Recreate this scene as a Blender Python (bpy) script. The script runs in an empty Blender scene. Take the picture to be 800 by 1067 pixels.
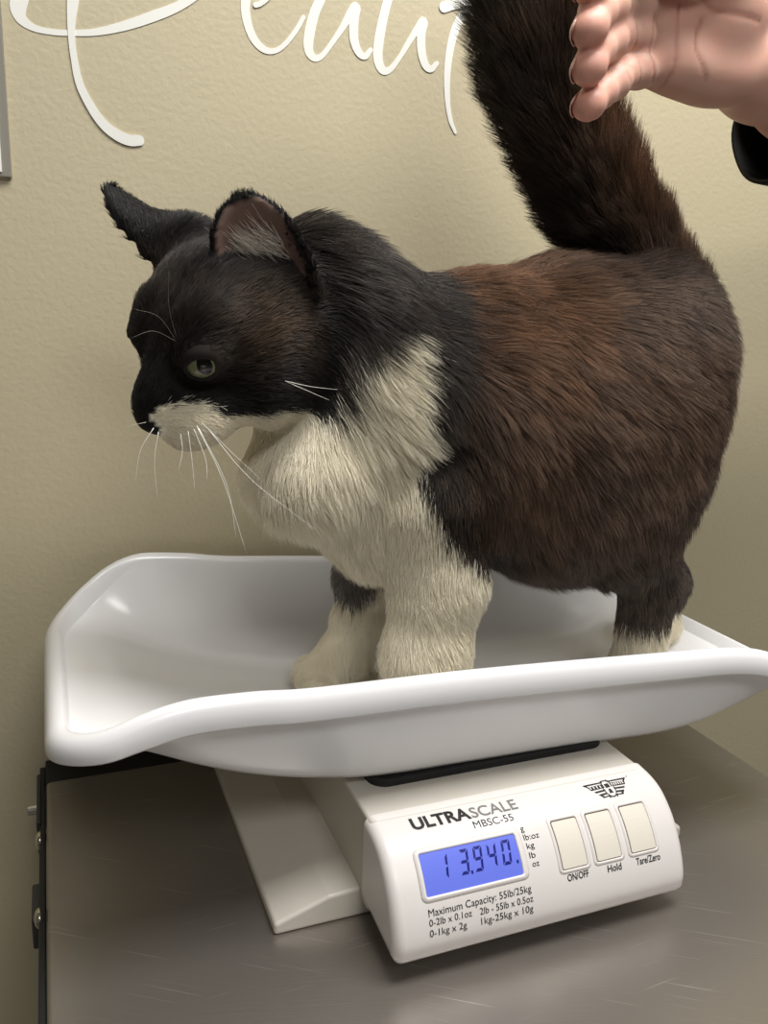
import bpy, bmesh, math, random
import numpy as np
from mathutils import Vector, Matrix
from mathutils.bvhtree import BVHTree

random.seed(7)
RNG = np.random.default_rng(11)
SC = bpy.context.scene
COL = SC.collection

# ---------------------------------------------------------------- camera
# axes of the place: x along the scale, y away from the camera, z up; table top at z = 0
FPX, CX, CY = 880.0, 400.0, 533.5
CAM = np.array([0.0, 0.0, 0.36])


def _axes():
    def ray(px, py):
        return np.array([(px - CX) / FPX, (py - CY) / FPX, 1.0])
    Y = ray(45, 312); Y /= np.linalg.norm(Y)
    X = ray(2750, 400); X -= Y * X.dot(Y); X /= np.linalg.norm(X)
    return np.array([X, Y, np.cross(X, Y)])      # rows: place axes seen in camera axes (x right, y down, z ahead)


AX = _axes()
cam_data = bpy.data.cameras.new('camera')
cam = bpy.data.objects.new('camera', cam_data)
COL.objects.link(cam)
cam_data.sensor_fit = 'VERTICAL'
cam_data.sensor_height = 36.0
cam_data.lens = 36.0 * FPX / 1067.0
cam_data.clip_start = 0.01
M = Matrix.Identity(4)
for i in range(3):
    M[i][0] = AX[i][0]; M[i][1] = -AX[i][1]; M[i][2] = -AX[i][2]; M[i][3] = CAM[i]
cam.matrix_world = M
SC.camera = cam

# ---------------------------------------------------------------- world, lights, exposure
world = bpy.data.worlds.new('world'); SC.world = world
world.use_nodes = True
bg = world.node_tree.nodes['Background']
bg.inputs[0].default_value = (1.0, 0.985, 0.96, 1); bg.inputs[1].default_value = 0.075


def area(name, loc, target, sx, sy, power, col=(1, 0.985, 0.955)):
    d = bpy.data.lights.new(name, 'AREA'); d.shape = 'RECTANGLE'
    d.size = sx; d.size_y = sy; d.energy = power; d.color = col
    o = bpy.data.objects.new(name, d); COL.objects.link(o)
    o.location = loc
    o.rotation_euler = (Vector(target) - Vector(loc)).to_track_quat('-Z', 'Y').to_euler()
    return o


area('ceiling_panel_light', (0.47, 0.20, 1.20), (0.47, 0.20, 0), 0.8, 0.4, 15.6)
area('room_fill_light', (0.12, -1.3, 1.62), (0.12, -1.3, 0), 0.8, 0.6, 16.0)  # unseen soft fill, added behind the camera to brighten front-facing surfaces
vs = SC.view_settings
vs.view_transform = 'Standard'; vs.look = 'None'; vs.gamma = 1.0; vs.exposure = 0.2
vs.use_curve_mapping = False


# ---------------------------------------------------------------- helpers
def on_y(px, py, y):
    """The point of the upright plane at depth y that lies on the line of sight (px, py)."""
    d = AX @ np.array([(px - CX) / FPX, (py - CY) / FPX, 1.0])
    return CAM + d * ((y - CAM[1]) / d[1])


def srgb(r, g, b):
    def f(c):
        c /= 255.0
        return c / 12.92 if c <= 0.04045 else ((c + 0.055) / 1.055) ** 2.4
    return (f(r), f(g), f(b), 1.0)


def mat(name, color, rough=0.5, metal=0.0, spec=0.5, bump=None, coat=0.0):
    m = bpy.data.materials.new(name); m.use_nodes = True
    nt = m.node_tree; b = nt.nodes['Principled BSDF']
    b.inputs['Base Color'].default_value = color
    b.inputs['Roughness'].default_value = rough
    b.inputs['Metallic'].default_value = metal
    b.inputs['Specular IOR Level'].default_value = spec
    b.inputs['Coat Weight'].default_value = coat
    if bump:
        scale, dist, strength = bump
        tc = nt.nodes.new('ShaderNodeTexCoord')
        n = nt.nodes.new('ShaderNodeTexNoise'); n.inputs['Scale'].default_value = scale; n.inputs['Detail'].default_value = 3.0
        bp = nt.nodes.new('ShaderNodeBump'); bp.inputs['Distance'].default_value = dist; bp.inputs['Strength'].default_value = strength
        nt.links.new(tc.outputs['Object'], n.inputs['Vector'])
        nt.links.new(n.outputs['Fac'], bp.inputs['Height'])
        nt.links.new(bp.outputs['Normal'], b.inputs['Normal'])
    return m


def tint(m, scale, c1, c2, lo=0.35, hi=0.65, detail=4.0):
    """Mottle a material's own colour between two close tones."""
    nt = m.node_tree; b = nt.nodes['Principled BSDF']
    tc = nt.nodes.new('ShaderNodeTexCoord')
    n = nt.nodes.new('ShaderNodeTexNoise'); n.inputs['Scale'].default_value = scale; n.inputs['Detail'].default_value = detail
    r = nt.nodes.new('ShaderNodeValToRGB')
    r.color_ramp.elements[0].position = lo; r.color_ramp.elements[0].color = c1
    r.color_ramp.elements[1].position = hi; r.color_ramp.elements[1].color = c2
    nt.links.new(tc.outputs['Object'], n.inputs['Vector'])
    nt.links.new(n.outputs['Fac'], r.inputs['Fac'])
    nt.links.new(r.outputs['Color'], b.inputs['Base Color'])
    return m


def tag(o, label=None, cat=None, group=None, kind=None):
    if label: o['label'] = label
    if cat: o['category'] = cat
    if group: o['group'] = group
    if kind: o['kind'] = kind
    return o


def empty(name, loc, label, cat, group=None):
    o = bpy.data.objects.new(name, None); COL.objects.link(o)
    o.location = loc; o.empty_display_size = 0.02
    return tag(o, label, cat, group)


def put(o, parent):
    """Parent o without moving it."""
    if parent is not None:
        o.parent = parent
        if parent.parent is None:
            o.matrix_parent_inverse = Matrix.Translation(-parent.location)
    return o


def obj(name, me, m, parent=None, smooth=True, label=None):
    if isinstance(me, bmesh.types.BMesh):
        bm = me; me = bpy.data.meshes.new(name); bm.to_mesh(me); bm.free()
    o = bpy.data.objects.new(name, me); COL.objects.link(o)
    me.materials.clear(); me.materials.append(m)
    if smooth:
        me.polygons.foreach_set('use_smooth', [True] * len(me.polygons))
    put(o, parent)
    if label: o['label'] = label
    return o


def pydata(name, verts, faces):
    me = bpy.data.meshes.new(name)
    me.from_pydata([tuple(map(float, v)) for v in verts], [], faces); me.update()
    return me


def bevel(o, w, seg=3, angle=30):
    b = o.modifiers.new('bevel', 'BEVEL'); b.width = w; b.segments = seg
    b.limit_method = 'ANGLE'; b.angle_limit = math.radians(angle)
    n = o.modifiers.new('normals', 'WEIGHTED_NORMAL'); n.keep_sharp = True
    return o


def box_bm(x0, x1, y0, y1, z0, z1):
    bm = bmesh.new()
    r = bmesh.ops.create_cube(bm, size=1.0)
    for v in r['verts']:
        v.co = Vector((x0 + (v.co.x + 0.5) * (x1 - x0), y0 + (v.co.y + 0.5) * (y1 - y0), z0 + (v.co.z + 0.5) * (z1 - z0)))
    return bm


def prism(name, prof, axis, a, b):
    """Extrude a closed 2-D outline along an axis: 'x' (outline in y,z) or 'y' (outline in x,z) or 'z' (outline in x,y)."""
    def P(u, v, t):
        return {'x': (t, u, v), 'y': (u, t, v), 'z': (u, v, t)}[axis]
    n = len(prof)
    vs_ = [P(u, v, a) for u, v in prof] + [P(u, v, b) for u, v in prof]
    fs = [tuple(range(n))[::-1], tuple(range(n, 2 * n))] + [(i, (i + 1) % n, n + (i + 1) % n, n + i) for i in range(n)]
    me = pydata(name, vs_, fs)
    bm = bmesh.new(); bm.from_mesh(me); bmesh.ops.recalc_face_normals(bm, faces=bm.faces); bm.to_mesh(me); bm.free()
    return me


def round_rect(x0, x1, y0, y1, r, n=6):
    out = []
    for cx, cy, a0 in ((x1 - r, y0 + r, -90), (x1 - r, y1 - r, 0), (x0 + r, y1 - r, 90), (x0 + r, y0 + r, 180)):
        for k in range(n + 1):
            a = math.radians(a0 + 90 * k / n)
            out.append((cx + r * math.cos(a), cy + r * math.sin(a)))
    return out


def sstep(a, b, x):
    t = np.clip((np.asarray(x, float) - a) / (b - a), 0, 1)
    return t * t * (3 - 2 * t)


def spline(pts, n):
    """Catmull-Rom through rows of pts, n samples between neighbours."""
    P = np.asarray(pts, float); P = np.vstack([2 * P[0] - P[1], P, 2 * P[-1] - P[-2]])
    out = []
    for i in range(1, len(P) - 2):
        p0, p1, p2, p3 = P[i - 1:i + 3]
        for k in range(n):
            t = k / n
            out.append(0.5 * (2 * p1 + (p2 - p0) * t + (2 * p0 - 5 * p1 + 4 * p2 - p3) * t * t + (3 * p1 - p0 - 3 * p2 + p3) * t ** 3))
    out.append(P[-2])
    return np.array(out)


# ---------------------------------------------------------------- setting
WALL_Y = 0.672
m_wall = mat('tan_wall_paint', srgb(192, 181, 151), 0.55, bump=(260, 0.0008, 0.42))
m_floor = tint(mat('grey_floor', srgb(110, 104, 96), 0.5), 6, srgb(100, 95, 88), srgb(122, 116, 108))
o = obj('wall_back', box_bm(-1.6, 2.6, WALL_Y, WALL_Y + 0.1, -0.86, 1.65), m_wall, smooth=False); tag(o, kind='structure')
o = obj('floor', box_bm(-1.6, 2.6, -2.6, WALL_Y + 0.1, -0.92, -0.86), m_floor, smooth=False); tag(o, kind='structure')

# white lettering on the wall: brush strokes of varying width
m_vinyl = mat('white_vinyl', srgb(236, 235, 228), 0.45)
PXM = 1.0


def stroke(bm, pts, order=0):
    """A flat ribbon with round ends that lies on the wall; pts are (px, py, width)."""
    S = spline(pts, 8)
    P = np.array([on_y(a, b, WALL_Y) for a, b, _ in S])[:, [0, 2]]
    Wd = S[:, 2] * 0.5 * (np.linalg.norm((on_y(301, 60, WALL_Y) - on_y(300, 60, WALL_Y))[[0, 2]]))
    T = np.gradient(P, axis=0); T /= np.linalg.norm(T, axis=1)[:, None] + 1e-12
    N = np.stack([-T[:, 1], T[:, 0]], 1)
    L = P + N * Wd[:, None]; R = P - N * Wd[:, None]
    capA = [P[0] + Wd[0] * (N[0] * math.cos(a) - T[0] * math.sin(a)) for a in np.linspace(0, math.pi, 9)[1:-1]]
    capB = [P[-1] + Wd[-1] * (-N[-1] * math.cos(a) + T[-1] * math.sin(a)) for a in np.linspace(0, math.pi, 9)[1:-1]]
    y1 = WALL_Y + 0.0004; lift0 = 0.0003 + 0.0005 * order
    ys = WALL_Y - lift0 - 0.0004 * np.linspace(0, 1, len(P))       # where a stroke crosses itself the later part lies on top
    def V(p, y): return bm.verts.new((p[0], y, p[1]))
    l = [V(p, y) for p, y in zip(L, ys)]; r = [V(p, y) for p, y in zip(R, ys)]
    lb = [V(p, y1) for p in L]; rb = [V(p, y1) for p in R]
    for i in range(len(P) - 1):
        for q in ((l[i], l[i + 1], r[i + 1], r[i]), (l[i], lb[i], lb[i + 1], l[i + 1]), (r[i], r[i + 1], rb[i + 1], rb[i])):
            bm.faces.new(q)
    ca = [l[0]] + [V(p, ys[0]) for p in capA] + [r[0]]; bm.faces.new(ca)
    cb = [r[-1]] + [V(p, ys[-1]) for p in capB] + [l[-1]]; bm.faces.new(cb)


lettering = empty('wall_lettering', on_y(260, 60, WALL_Y), 'large white cursive lettering stuck on the tan wall above the cat', 'wall lettering')
GLYPHS = [
    [[(34, -40, 10), (24, -10, 13), (19, 6, 14), (22, 19, 10), (35, 29, 6), (55, 33.5, 5), (75, 34.5, 5), (100, 33.5, 6), (130, 27, 8), (160, 17, 9), (185, 7, 8), (206, -6, 7), (225, -22, 6)],
     [(79, -40, 11), (76, 0, 10), (74.5, 20, 7.5), (74.5, 38, 6), (77, 60, 6), (83, 88, 7), (95, 112, 8), (108, 130, 9), (122, 141, 10), (135, 146.5, 10), (145, 146.5, 9.5)]],
    [[(268, -30, 7), (259, -12, 9), (255.5, 6, 9), (258, 25, 8.5), (264, 40, 8), (272, 49.5, 7), (281, 53.5, 5.5), (291, 51, 4.5), (301, 41.5, 4.5), (310, 29, 4.5), (316, 18, 4)],
     [(266, 5.5, 5), (272, 3.5, 4.5), (280, -4, 4.5), (284, -18, 5)]],
    [[(345, -25, 8), (336, -5, 9), (327, 15, 10), (321.5, 40, 10.5), (322, 54, 9), (328, 60.5, 7), (336, 57.5, 5), (347, 43, 5), (357, 28, 6.5), (366, 13, 9), (370.5, 8, 10), (368.5, 20, 10), (368.5, 40, 9.5), (373, 54, 8), (380, 59, 6), (386, 52, 4.5)]],
    [[(412, -25, 8), (405.5, -5, 9), (400, 15, 9.5), (395, 40, 10.5), (393.5, 60, 10.5), (398, 72.5, 9), (406, 72.5, 6), (416, 60, 5), (427, 42, 6), (437, 27, 8), (441, 23, 9.5), (438.5, 36, 9.5), (439, 54, 9.5), (443, 68, 8.5), (449, 72, 6.5), (455, 66, 4.5)]],
    [[(487, 6, 8), (480, 18, 9), (473, 34, 9), (468, 55, 8.5), (465.5, 80, 7.5), (466, 105, 6), (469, 125, 5), (474, 138, 3.5)],
     [(462, 7.5, 11), (474, 5, 9), (490, 3.5, 8.5), (505, 5, 7), (516, 7, 5)]],
    [[(514, 22, 8), (507, 42, 8), (502.5, 68, 8), (503, 90, 7.5), (508, 103, 6), (516, 106, 5), (526, 96, 4.5)]],
]
for g in GLYPHS:
    bm = bmesh.new()
    for k, s in enumerate(g): stroke(bm, s, k)
    bmesh.ops.recalc_face_normals(bm, faces=bm.faces)
    obj('letter', bm, m_vinyl, lettering, smooth=False)

# clear sign holder at the left edge of the photo
sh = empty('sign_holder', on_y(0, 186, WALL_Y), 'clear plastic sign holder with white paper on the wall at the left edge', 'sign holder')
m_clear = mat('clear_plastic', srgb(206, 200, 184), 0.2); m_clear.node_tree.nodes['Principled BSDF'].inputs['Transmission Weight'].default_value = 0.55
m_paper = mat('white_paper', srgb(244, 243, 238), 0.7)
A = on_y(13, 186, WALL_Y); B = on_y(2.5, 180, WALL_Y)
o = obj('sleeve', box_bm(A[0] - 0.24, A[0], WALL_Y - 0.004, WALL_Y, A[2], A[2] + 0.32), m_clear, sh, smooth=False); bevel(o, 0.0008, 2)
obj('paper', box_bm(A[0] - 0.232, B[0], WALL_Y - 0.0052, WALL_Y - 0.0042, B[2], A[2] + 0.31), m_paper, sh, smooth=False)

# ---------------------------------------------------------------- exam table
TX0, TX1, TY0, TY1 = -0.0193, 0.5305, 0.10, 0.634


def steel():
    m = mat('brushed_steel', srgb(166, 163, 159), 0.3, 0.84)
    nt = m.node_tree; b = nt.nodes['Principled BSDF']; L = nt.links
    tc = nt.nodes.new('ShaderNodeTexCoord')
    mp = nt.nodes.new('ShaderNodeMapping'); mp.vector_type = 'TEXTURE'; mp.inputs['Rotation'].default_value[2] = math.radians(-14); mp.inputs['Scale'].default_value = (1 / 4, 1 / 160, 1)
    n = nt.nodes.new('ShaderNodeTexNoise'); n.inputs['Scale'].default_value = 5; n.inputs['Detail'].default_value = 5
    L.new(tc.outputs['Object'], mp.inputs['Vector']); L.new(mp.outputs['Vector'], n.inputs['Vector'])
    n2 = nt.nodes.new('ShaderNodeTexNoise'); n2.inputs['Scale'].default_value = 9; n2.inputs['Detail'].default_value = 0
    L.new(tc.outputs['Object'], n2.inputs['Vector'])
    mr = nt.nodes.new('ShaderNodeMapRange'); mr.inputs['From Min'].default_value = 0.0; mr.inputs['From Max'].default_value = 1.0; mr.clamp = False
    mr.inputs['To Min'].default_value = 0.27; mr.inputs['To Max'].default_value = 0.37
    L.new(n2.outputs['Fac'], mr.inputs['Value']); L.new(mr.outputs['Result'], b.inputs['Roughness'])
    bp = nt.nodes.new('ShaderNodeBump'); bp.inputs['Distance'].default_value = 0.0003; bp.inputs['Strength'].default_value = 0.25
    L.new(n.outputs['Fac'], bp.inputs['Height']); L.new(bp.outputs['Normal'], b.inputs['Normal'])
    # fine pale scratches: long, thin cells of a stretched voronoi
    base = srgb(162, 156, 149); prev = None
    for ang, sc, seed, lo in ((4, (6, 260), 2.2, 0.72), (-33, (5, 300), 2.6, 0.70)):
        mp2 = nt.nodes.new('ShaderNodeMapping'); mp2.vector_type = 'TEXTURE'; mp2.inputs['Rotation'].default_value[2] = math.radians(ang); mp2.inputs['Scale'].default_value = (1 / sc[0], 1 / sc[1], 1)
        L.new(tc.outputs['Object'], mp2.inputs['Vector'])
        v = nt.nodes.new('ShaderNodeTexNoise'); v.inputs['Scale'].default_value = seed; v.inputs['Detail'].default_value = 1
        L.new(mp2.outputs['Vector'], v.inputs['Vector'])
        r = nt.nodes.new('ShaderNodeMapRange'); r.inputs['From Min'].default_value = lo; r.inputs['From Max'].default_value = lo + 0.10; r.inputs['To Max'].default_value = 0.55
        L.new(v.outputs['Fac'], r.inputs['Value'])
        mx = nt.nodes.new('ShaderNodeMix'); mx.data_type = 'RGBA'; L.new(r.outputs['Result'], mx.inputs['Factor'])
        if prev is None: mx.inputs['A'].default_value = base
        else: L.new(prev, mx.inputs['A'])
        mx.inputs['B'].default_value = srgb(232, 229, 224); prev = mx.outputs['Result']
    L.new(prev, b.inputs['Base Color'])
    return m


m_steel = steel()
m_black = mat('black_painted_steel', srgb(22, 23, 25), 0.45)
m_grey = mat('dark_grey_bracket', srgb(58, 58, 58), 0.45)
m_chrome = mat('bright_screw_steel', srgb(205, 200, 188), 0.22, 1.0)
table = empty('exam_table', (0.25, 0.4, -0.03), 'stainless steel exam table mounted on the wall under the scale', 'table')
o = obj('table_top', box_bm(TX0, TX1, TY0, TY1, -0.022, 0.0), m_steel, table, smooth=False); bevel(o, 0.004, 4)
o = obj('side_rail', box_bm(TX0 - 0.0042, TX0, TY0 + 0.05, WALL_Y - 0.008, -0.034, -0.004), m_black, table, smooth=False, label='black side rail'); bevel(o, 0.001, 2)
o = obj('back_rail', box_bm(TX0, TX1 - 0.02, TY1, WALL_Y, -0.034, -0.003), m_black, table, smooth=False, label='black rail along the wall'); bevel(o, 0.001, 2)


def dome(name, x, y, z, r, h, m, parent, shank=0.0):
    prof = [(0.0, h)] + [(r * math.sin(a), h * math.cos(a)) for a in np.linspace(0.15, math.pi / 2, 8)] + [(r, -shank)]
    bm = bmesh.new(); n = 20; rings = []
    for rr, hh in prof[1:]:
        rings.append([bm.verts.new((x - hh, y + rr * math.cos(t), z + rr * math.sin(t))) for t in np.linspace(0, 2 * math.pi, n, endpoint=False)])
    for a, b in zip(rings, rings[1:]):
        for i in range(n): bm.faces.new((a[i], a[(i + 1) % n], b[(i + 1) % n], b[i]))
    bm.faces.new(rings[0]); bm.faces.new(rings[-1][::-1])
    bmesh.ops.recalc_face_normals(bm, faces=bm.faces)
    return obj(name, bm, m, parent)


xr = TX0 - 0.0042
for px, py in ((44, 878), (44, 957)):
    y = 0.634 - (py - 812) / 172 * 0.178
    dome('screw', xr + 0.0004, y, -0.006, 0.0062, 0.0032, m_chrome, table, 0.001)
yb = 0.600
o = obj('bracket', box_bm(xr - 0.002, xr + 0.001, yb - 0.018, yb + 0.05, -0.028, -0.002), m_grey, table, smooth=False); bevel(o, 0.0008, 2)
o = obj('bracket', box_bm(xr - 0.0045, xr + 0.001, 0.487, 0.523, -0.03, -0.009), m_grey, table, smooth=False); bevel(o, 0.0012, 2)
bm = bmesh.new()
bmesh.ops.create_cone(bm, cap_ends=True, segments=20, radius1=0.0040, radius2=0.0034, depth=0.008, matrix=Matrix.Translation((xr - 0.0045, yb + 0.008, -0.007)) @ Matrix.Rotation(-math.pi / 2, 4, 'Y'))
o = obj('bolt', bm, m_chrome, table, smooth=False); bevel(o, 0.0005, 2)

# ---------------------------------------------------------------- baby scale
m_white = mat('white_scale_plastic', srgb(227, 222, 218), 0.33, bump=(900, 0.0002, 0.12))
m_cream = mat('cream_base_plastic', srgb(208, 202, 191), 0.4, bump=(900, 0.0002, 0.15))
m_tray = mat('glossy_white_tray', srgb(240, 239, 240), 0.22)
m_button = mat('ivory_button_plastic', srgb(226, 219, 206), 0.42)
m_rubber = mat('black_rubber', srgb(28, 28, 29), 0.7)
m_ink = mat('black_ink', srgb(24, 24, 26), 0.6)
m_inkgrey = mat('grey_ink', srgb(118, 117, 116), 0.6)
scale = empty('baby_scale', (0.28, 0.5, 0.0), 'white digital baby scale with a curved tray under the cat', 'scale')

# low base plate with a slanted shoulder on its left side
bp_prof = [(0.1055, 0.0), (0.1055, 0.0075), (0.139, 0.0185), (0.155, 0.0195), (0.352, 0.0195), (0.4025, 0.009), (0.4025, 0.0)]
o = obj('base_plate', prism('base_plate', bp_prof, 'y', 0.4155, 0.642), m_cream, scale, smooth=False, label='cream base plate'); bevel(o, 0.0022, 4, 15)

# housing under the tray
hs = round_rect(0.159, 0.3505, 0.400, 0.60, 0.006, 5)
o = obj('housing', prism('housing', hs, 'z', 0.012, 0.0722), m_cream, scale, smooth=False, label='cream housing'); bevel(o, 0.0022, 3, 40)

# curved front panel: a side outline swept across, its two ends rounded over
PANEL = spline([(0.4085, 0.0728), (0.3955, 0.0712), (0.3855, 0.0678), (0.3765, 0.0612), (0.3690, 0.0530), (0.3625, 0.0425), (0.3580, 0.0320), (0.3556, 0.0225), (0.3560, 0.0150)], 6)
PX0, PX1 = 0.1572, 0.3545
ARC = np.concatenate([[0], np.cumsum(np.linalg.norm(np.diff(PANEL, axis=0), axis=1))])
PT = np.gradient(PANEL, axis=0); PT /= np.linalg.norm(PT, axis=1)[:, None]
PN = np.stack([PT[:, 1], -PT[:, 0]], 1)            # outward, towards -y and +z


def face(u, v, lift=0.0):
    """A point of the panel: u along x in metres, v down the curved face from its top seam."""
    y = np.interp(v, ARC, PANEL[:, 0]); z = np.interp(v, ARC, PANEL[:, 1])
    ny = np.interp(v, ARC, PN[:, 0]); nz = np.interp(v, ARC, PN[:, 1])
    return np.array([u, y + ny * lift, z + nz * lift])


def face_at(px, py):
    """(u, v) of the panel point on the line of sight (px, py)."""
    d = AX @ np.array([(px - CX) / FPX, (py - CY) / FPX, 1.0])
    best = None
    for k in range(len(PANEL) - 1):
        (y0, z0), (y1, z1) = PANEL[k], PANEL[k + 1]
        A_ = np.array([[d[1], -(y1 - y0)], [d[2], -(z1 - z0)]])
        t, s = np.linalg.solve(A_, [y0 - CAM[1], z0 - CAM[2]])
        if -0.001 <= s <= 1.001:
            if best is None or t < best[0]: best = (t, CAM[0] + t * d[0], ARC[k] + s * (ARC[k + 1] - ARC[k]))
    if best is None: return None
    return best[1], best[2]


def panel_mesh():
    prof = [tuple(p) for p in PANEL] + [(0.3585, 0.0118), (0.364, 0.0112), (0.4085, 0.0165)]
    P = np.array(prof)
    c = np.array([0.392, 0.040])
    R = 0.0065
    xs = []
    for k in range(7):
        a = math.pi / 2 * k / 6
        xs.append((PX0 + R * (1 - math.sin(a)) if False else PX0 + R * (1 - math.cos(math.pi / 2 - a)), R * (1 - math.sin(a))))
    xs = [(PX0 + R * (1 - math.cos(a)), R * (1 - math.sin(a))) for a in np.linspace(0, math.pi / 2, 7)]
    xs += [(PX1 - R * (1 - math.cos(a)), R * (1 - math.sin(a))) for a in np.linspace(math.pi / 2, 0, 7)]
    n = len(P)
    T = np.roll(P, -1, 0) - np.roll(P, 1, 0); T /= np.linalg.norm(T, axis=1)[:, None]
    N = np.stack([T[:, 1], -T[:, 0]], 1)            # outward
    verts, faces = [], []
    for x, ins in xs:
        for i in range(n):
            k = ins
            y, z = P[i] - N[i] * k
            if P[i][0] > 0.405:                      # the back stays flush with the housing
                y = P[i][0]; z = P[i][1] + (-k if i < n // 2 else k)
            verts.append((x, y, z))
    for s in range(len(xs) - 1):
        for i in range(n):
            faces.append((s * n + i, s * n + (i + 1) % n, (s + 1) * n + (i + 1) % n, (s + 1) * n + i))
    faces.append(tuple(range(n))); faces.append(tuple(range((len(xs) - 1) * n, len(xs) * n)))
    me = pydata('front_panel', verts, faces)
    bm = bmesh.new(); bm.from_mesh(me); bmesh.ops.recalc_face_normals(bm, faces=bm.faces); bm.to_mesh(me); bm.free()
    return me


panel = obj('front_panel', panel_mesh(), m_white, scale)
e = panel.modifiers.new('split', 'EDGE_SPLIT'); e.split_angle = math.radians(50)


def face_pad(name, corners, lift, depth, rad, m, parent, n=10, rim=0.0, rimw=0.0):
    """A rounded tile that follows the curved face. corners: u0, u1, v0, v1."""
    u0, u1, v0, v1 = corners
    out = round_rect(u0, u1, v0, v1, rad, 4)
    # a fine grid clipped to the outline keeps the curve
    bm = bmesh.new()
    vs_ = [bm.verts.new((a, b, 0)) for a, b in out]
    f = bm.faces.new(vs_)
    for k in range(1, n):
        v = v0 + (v1 - v0) * k / n
        g = bm.verts[:] + bm.edges[:] + bm.faces[:]
        bmesh.ops.bisect_plane(bm, geom=g, plane_co=(0, v, 0), plane_no=(0, 1, 0))
    r = bmesh.ops.extrude_face_region(bm, geom=bm.faces[:])
    new = set(x for x in r['geom'] if isinstance(x, bmesh.types.BMVert))
    for v in bm.verts:
        v.co = Vector(face(v.co.x, v.co.y, lift if v in new else lift - depth))
    bmesh.ops.recalc_face_normals(bm, faces=bm.faces)
    return obj(name, bm, m, parent, smooth=False)


def face_ring(name, outer, inner, r_out, r_in, h0, h1, m, parent, n=10):
    """A raised rim on the face between two rounded rectangles, highest along the inside."""
    bm = bmesh.new()
    def ring(c, r, lift): return [(p, lift) for p in round_rect(*c, r, 6)]
    def mix(t):
        return tuple(a + (b - a) * t for a, b in zip(outer, inner)), r_out + (r_in - r_out) * t
    rings = []
    for t, lift in ((0, -0.0004), (0.0, 0.0001), (0.3, h1 * 0.55), (0.6, h1), (0.8, h1), (1.0, h1 * 0.6), (1.0, h0)):
        c, r = mix(t)
        rings.append([bm.verts.new(Vector(face(p[0], p[1], lift))) for p in dense(round_rect(*c, r, 4), 4)])
    k = len(rings[0])
    for a, b in zip(rings, rings[1:]):
        for i in range(k): bm.faces.new((a[i], a[(i + 1) % k], b[(i + 1) % k], b[i]))
    bmesh.ops.recalc_face_normals(bm, faces=bm.faces)
    return obj(name, bm, m, parent)


def dense(loop, n):
    L = []
    for i, p in enumerate(loop):
        q = loop[(i + 1) % len(loop)]
        for k in range(n): L.append((p[0] + (q[0] - p[0]) * k / n, p[1] + (q[1] - p[1]) * k / n))
    return L


def uvbox(quad):
    """Axis-aligned (u0, u1, v0, v1) of four sight lines tl, tr, br, bl on the face."""
    q = [face_at(*p) for p in quad]
    return ((q[0][0] + q[3][0]) / 2, (q[1][0] + q[2][0]) / 2, (q[0][1] + q[1][1]) / 2, (q[3][1] + q[2][1]) / 2)


LCD = uvbox([(434, 890), (534, 870), (546, 911), (445, 935)])
w = 0.0032
face_ring('display_rim', (LCD[0] - w, LCD[1] + w * 1.3, LCD[2] - w, LCD[3] + w), LCD, 0.004, 0.0012, 0.0, 0.0012, m_white, scale)
m_lcd = mat('blue_backlit_screen', srgb(88, 100, 190), 0.4, spec=0.25)
b_ = m_lcd.node_tree.nodes['Principled BSDF']; b_.inputs['Emission Color'].default_value = srgb(104, 120, 222); b_.inputs['Emission Strength'].default_value = 0.36
screen = face_pad('screen', LCD, 0.0003, 0.001, 0.0008, m_lcd, scale)
m_seg = mat('dark_blue_segment', srgb(28, 34, 120), 0.3)
bm = bmesh.new()


def lcd_poly(pts):
    vs_ = []
    for s, t in pts:
        vs_.append(bm.verts.new(Vector(face(LCD[0] + (LCD[1] - LCD[0]) * s, LCD[2] + (LCD[3] - LCD[2]) * t, 0.0005))))
    bm.faces.new(vs_)


SEG = {'1': 'bc', '3': 'abcdg', '9': 'abcdfg', '4': 'bcfg', '0': 'abcdef'}


def digit(ch, s0, t0=0.10, sw=0.092, th=0.59):
    def P(a, b): return (s0 + a * sw + (1 - b) * 0.030, t0 + b * th)
    ts, tt = 0.25, 0.125                 # stroke, across and down
    shp = {'a': [(0.08, 0), (0.92, 0), (0.72, tt), (0.28, tt)], 'd': [(0.28, 1 - tt), (0.72, 1 - tt), (0.92, 1), (0.08, 1)],
           'g': [(0.1, 0.5), (0.26, 0.5 - tt / 2), (0.74, 0.5 - tt / 2), (0.9, 0.5), (0.74, 0.5 + tt / 2), (0.26, 0.5 + tt / 2)],
           'f': [(0, 0.03), (ts, 0.03 + tt), (ts, 0.42), (0, 0.48)], 'e': [(0, 0.52), (ts, 0.58), (ts, 0.97 - tt), (0, 0.97)],
           'b': [(1, 0.03), (1, 0.48), (1 - ts, 0.42), (1 - ts, 0.03 + tt)], 'c': [(1, 0.52), (1, 0.97), (1 - ts, 0.97 - tt), (1 - ts, 0.58)]}
    for k in SEG[ch]: lcd_poly([P(a, b) for a, b in shp[k]])


for ch, s0 in (('1', 0.155), ('3', 0.368), ('9', 0.513), ('4', 0.660), ('0', 0.812)): digit(ch, s0)
for s, t in ((0.475, 0.66), (0.955, 0.66)):
    lcd_poly([(s, t - 0.03), (s + 0.02, t - 0.03), (s + 0.02, t + 0.05), (s, t + 0.05)])
bmesh.ops.recalc_face_normals(bm, faces=bm.faces)
obj('digits', bm, m_seg, screen, smooth=False, label='dark blue digits reading 13.940')

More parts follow.
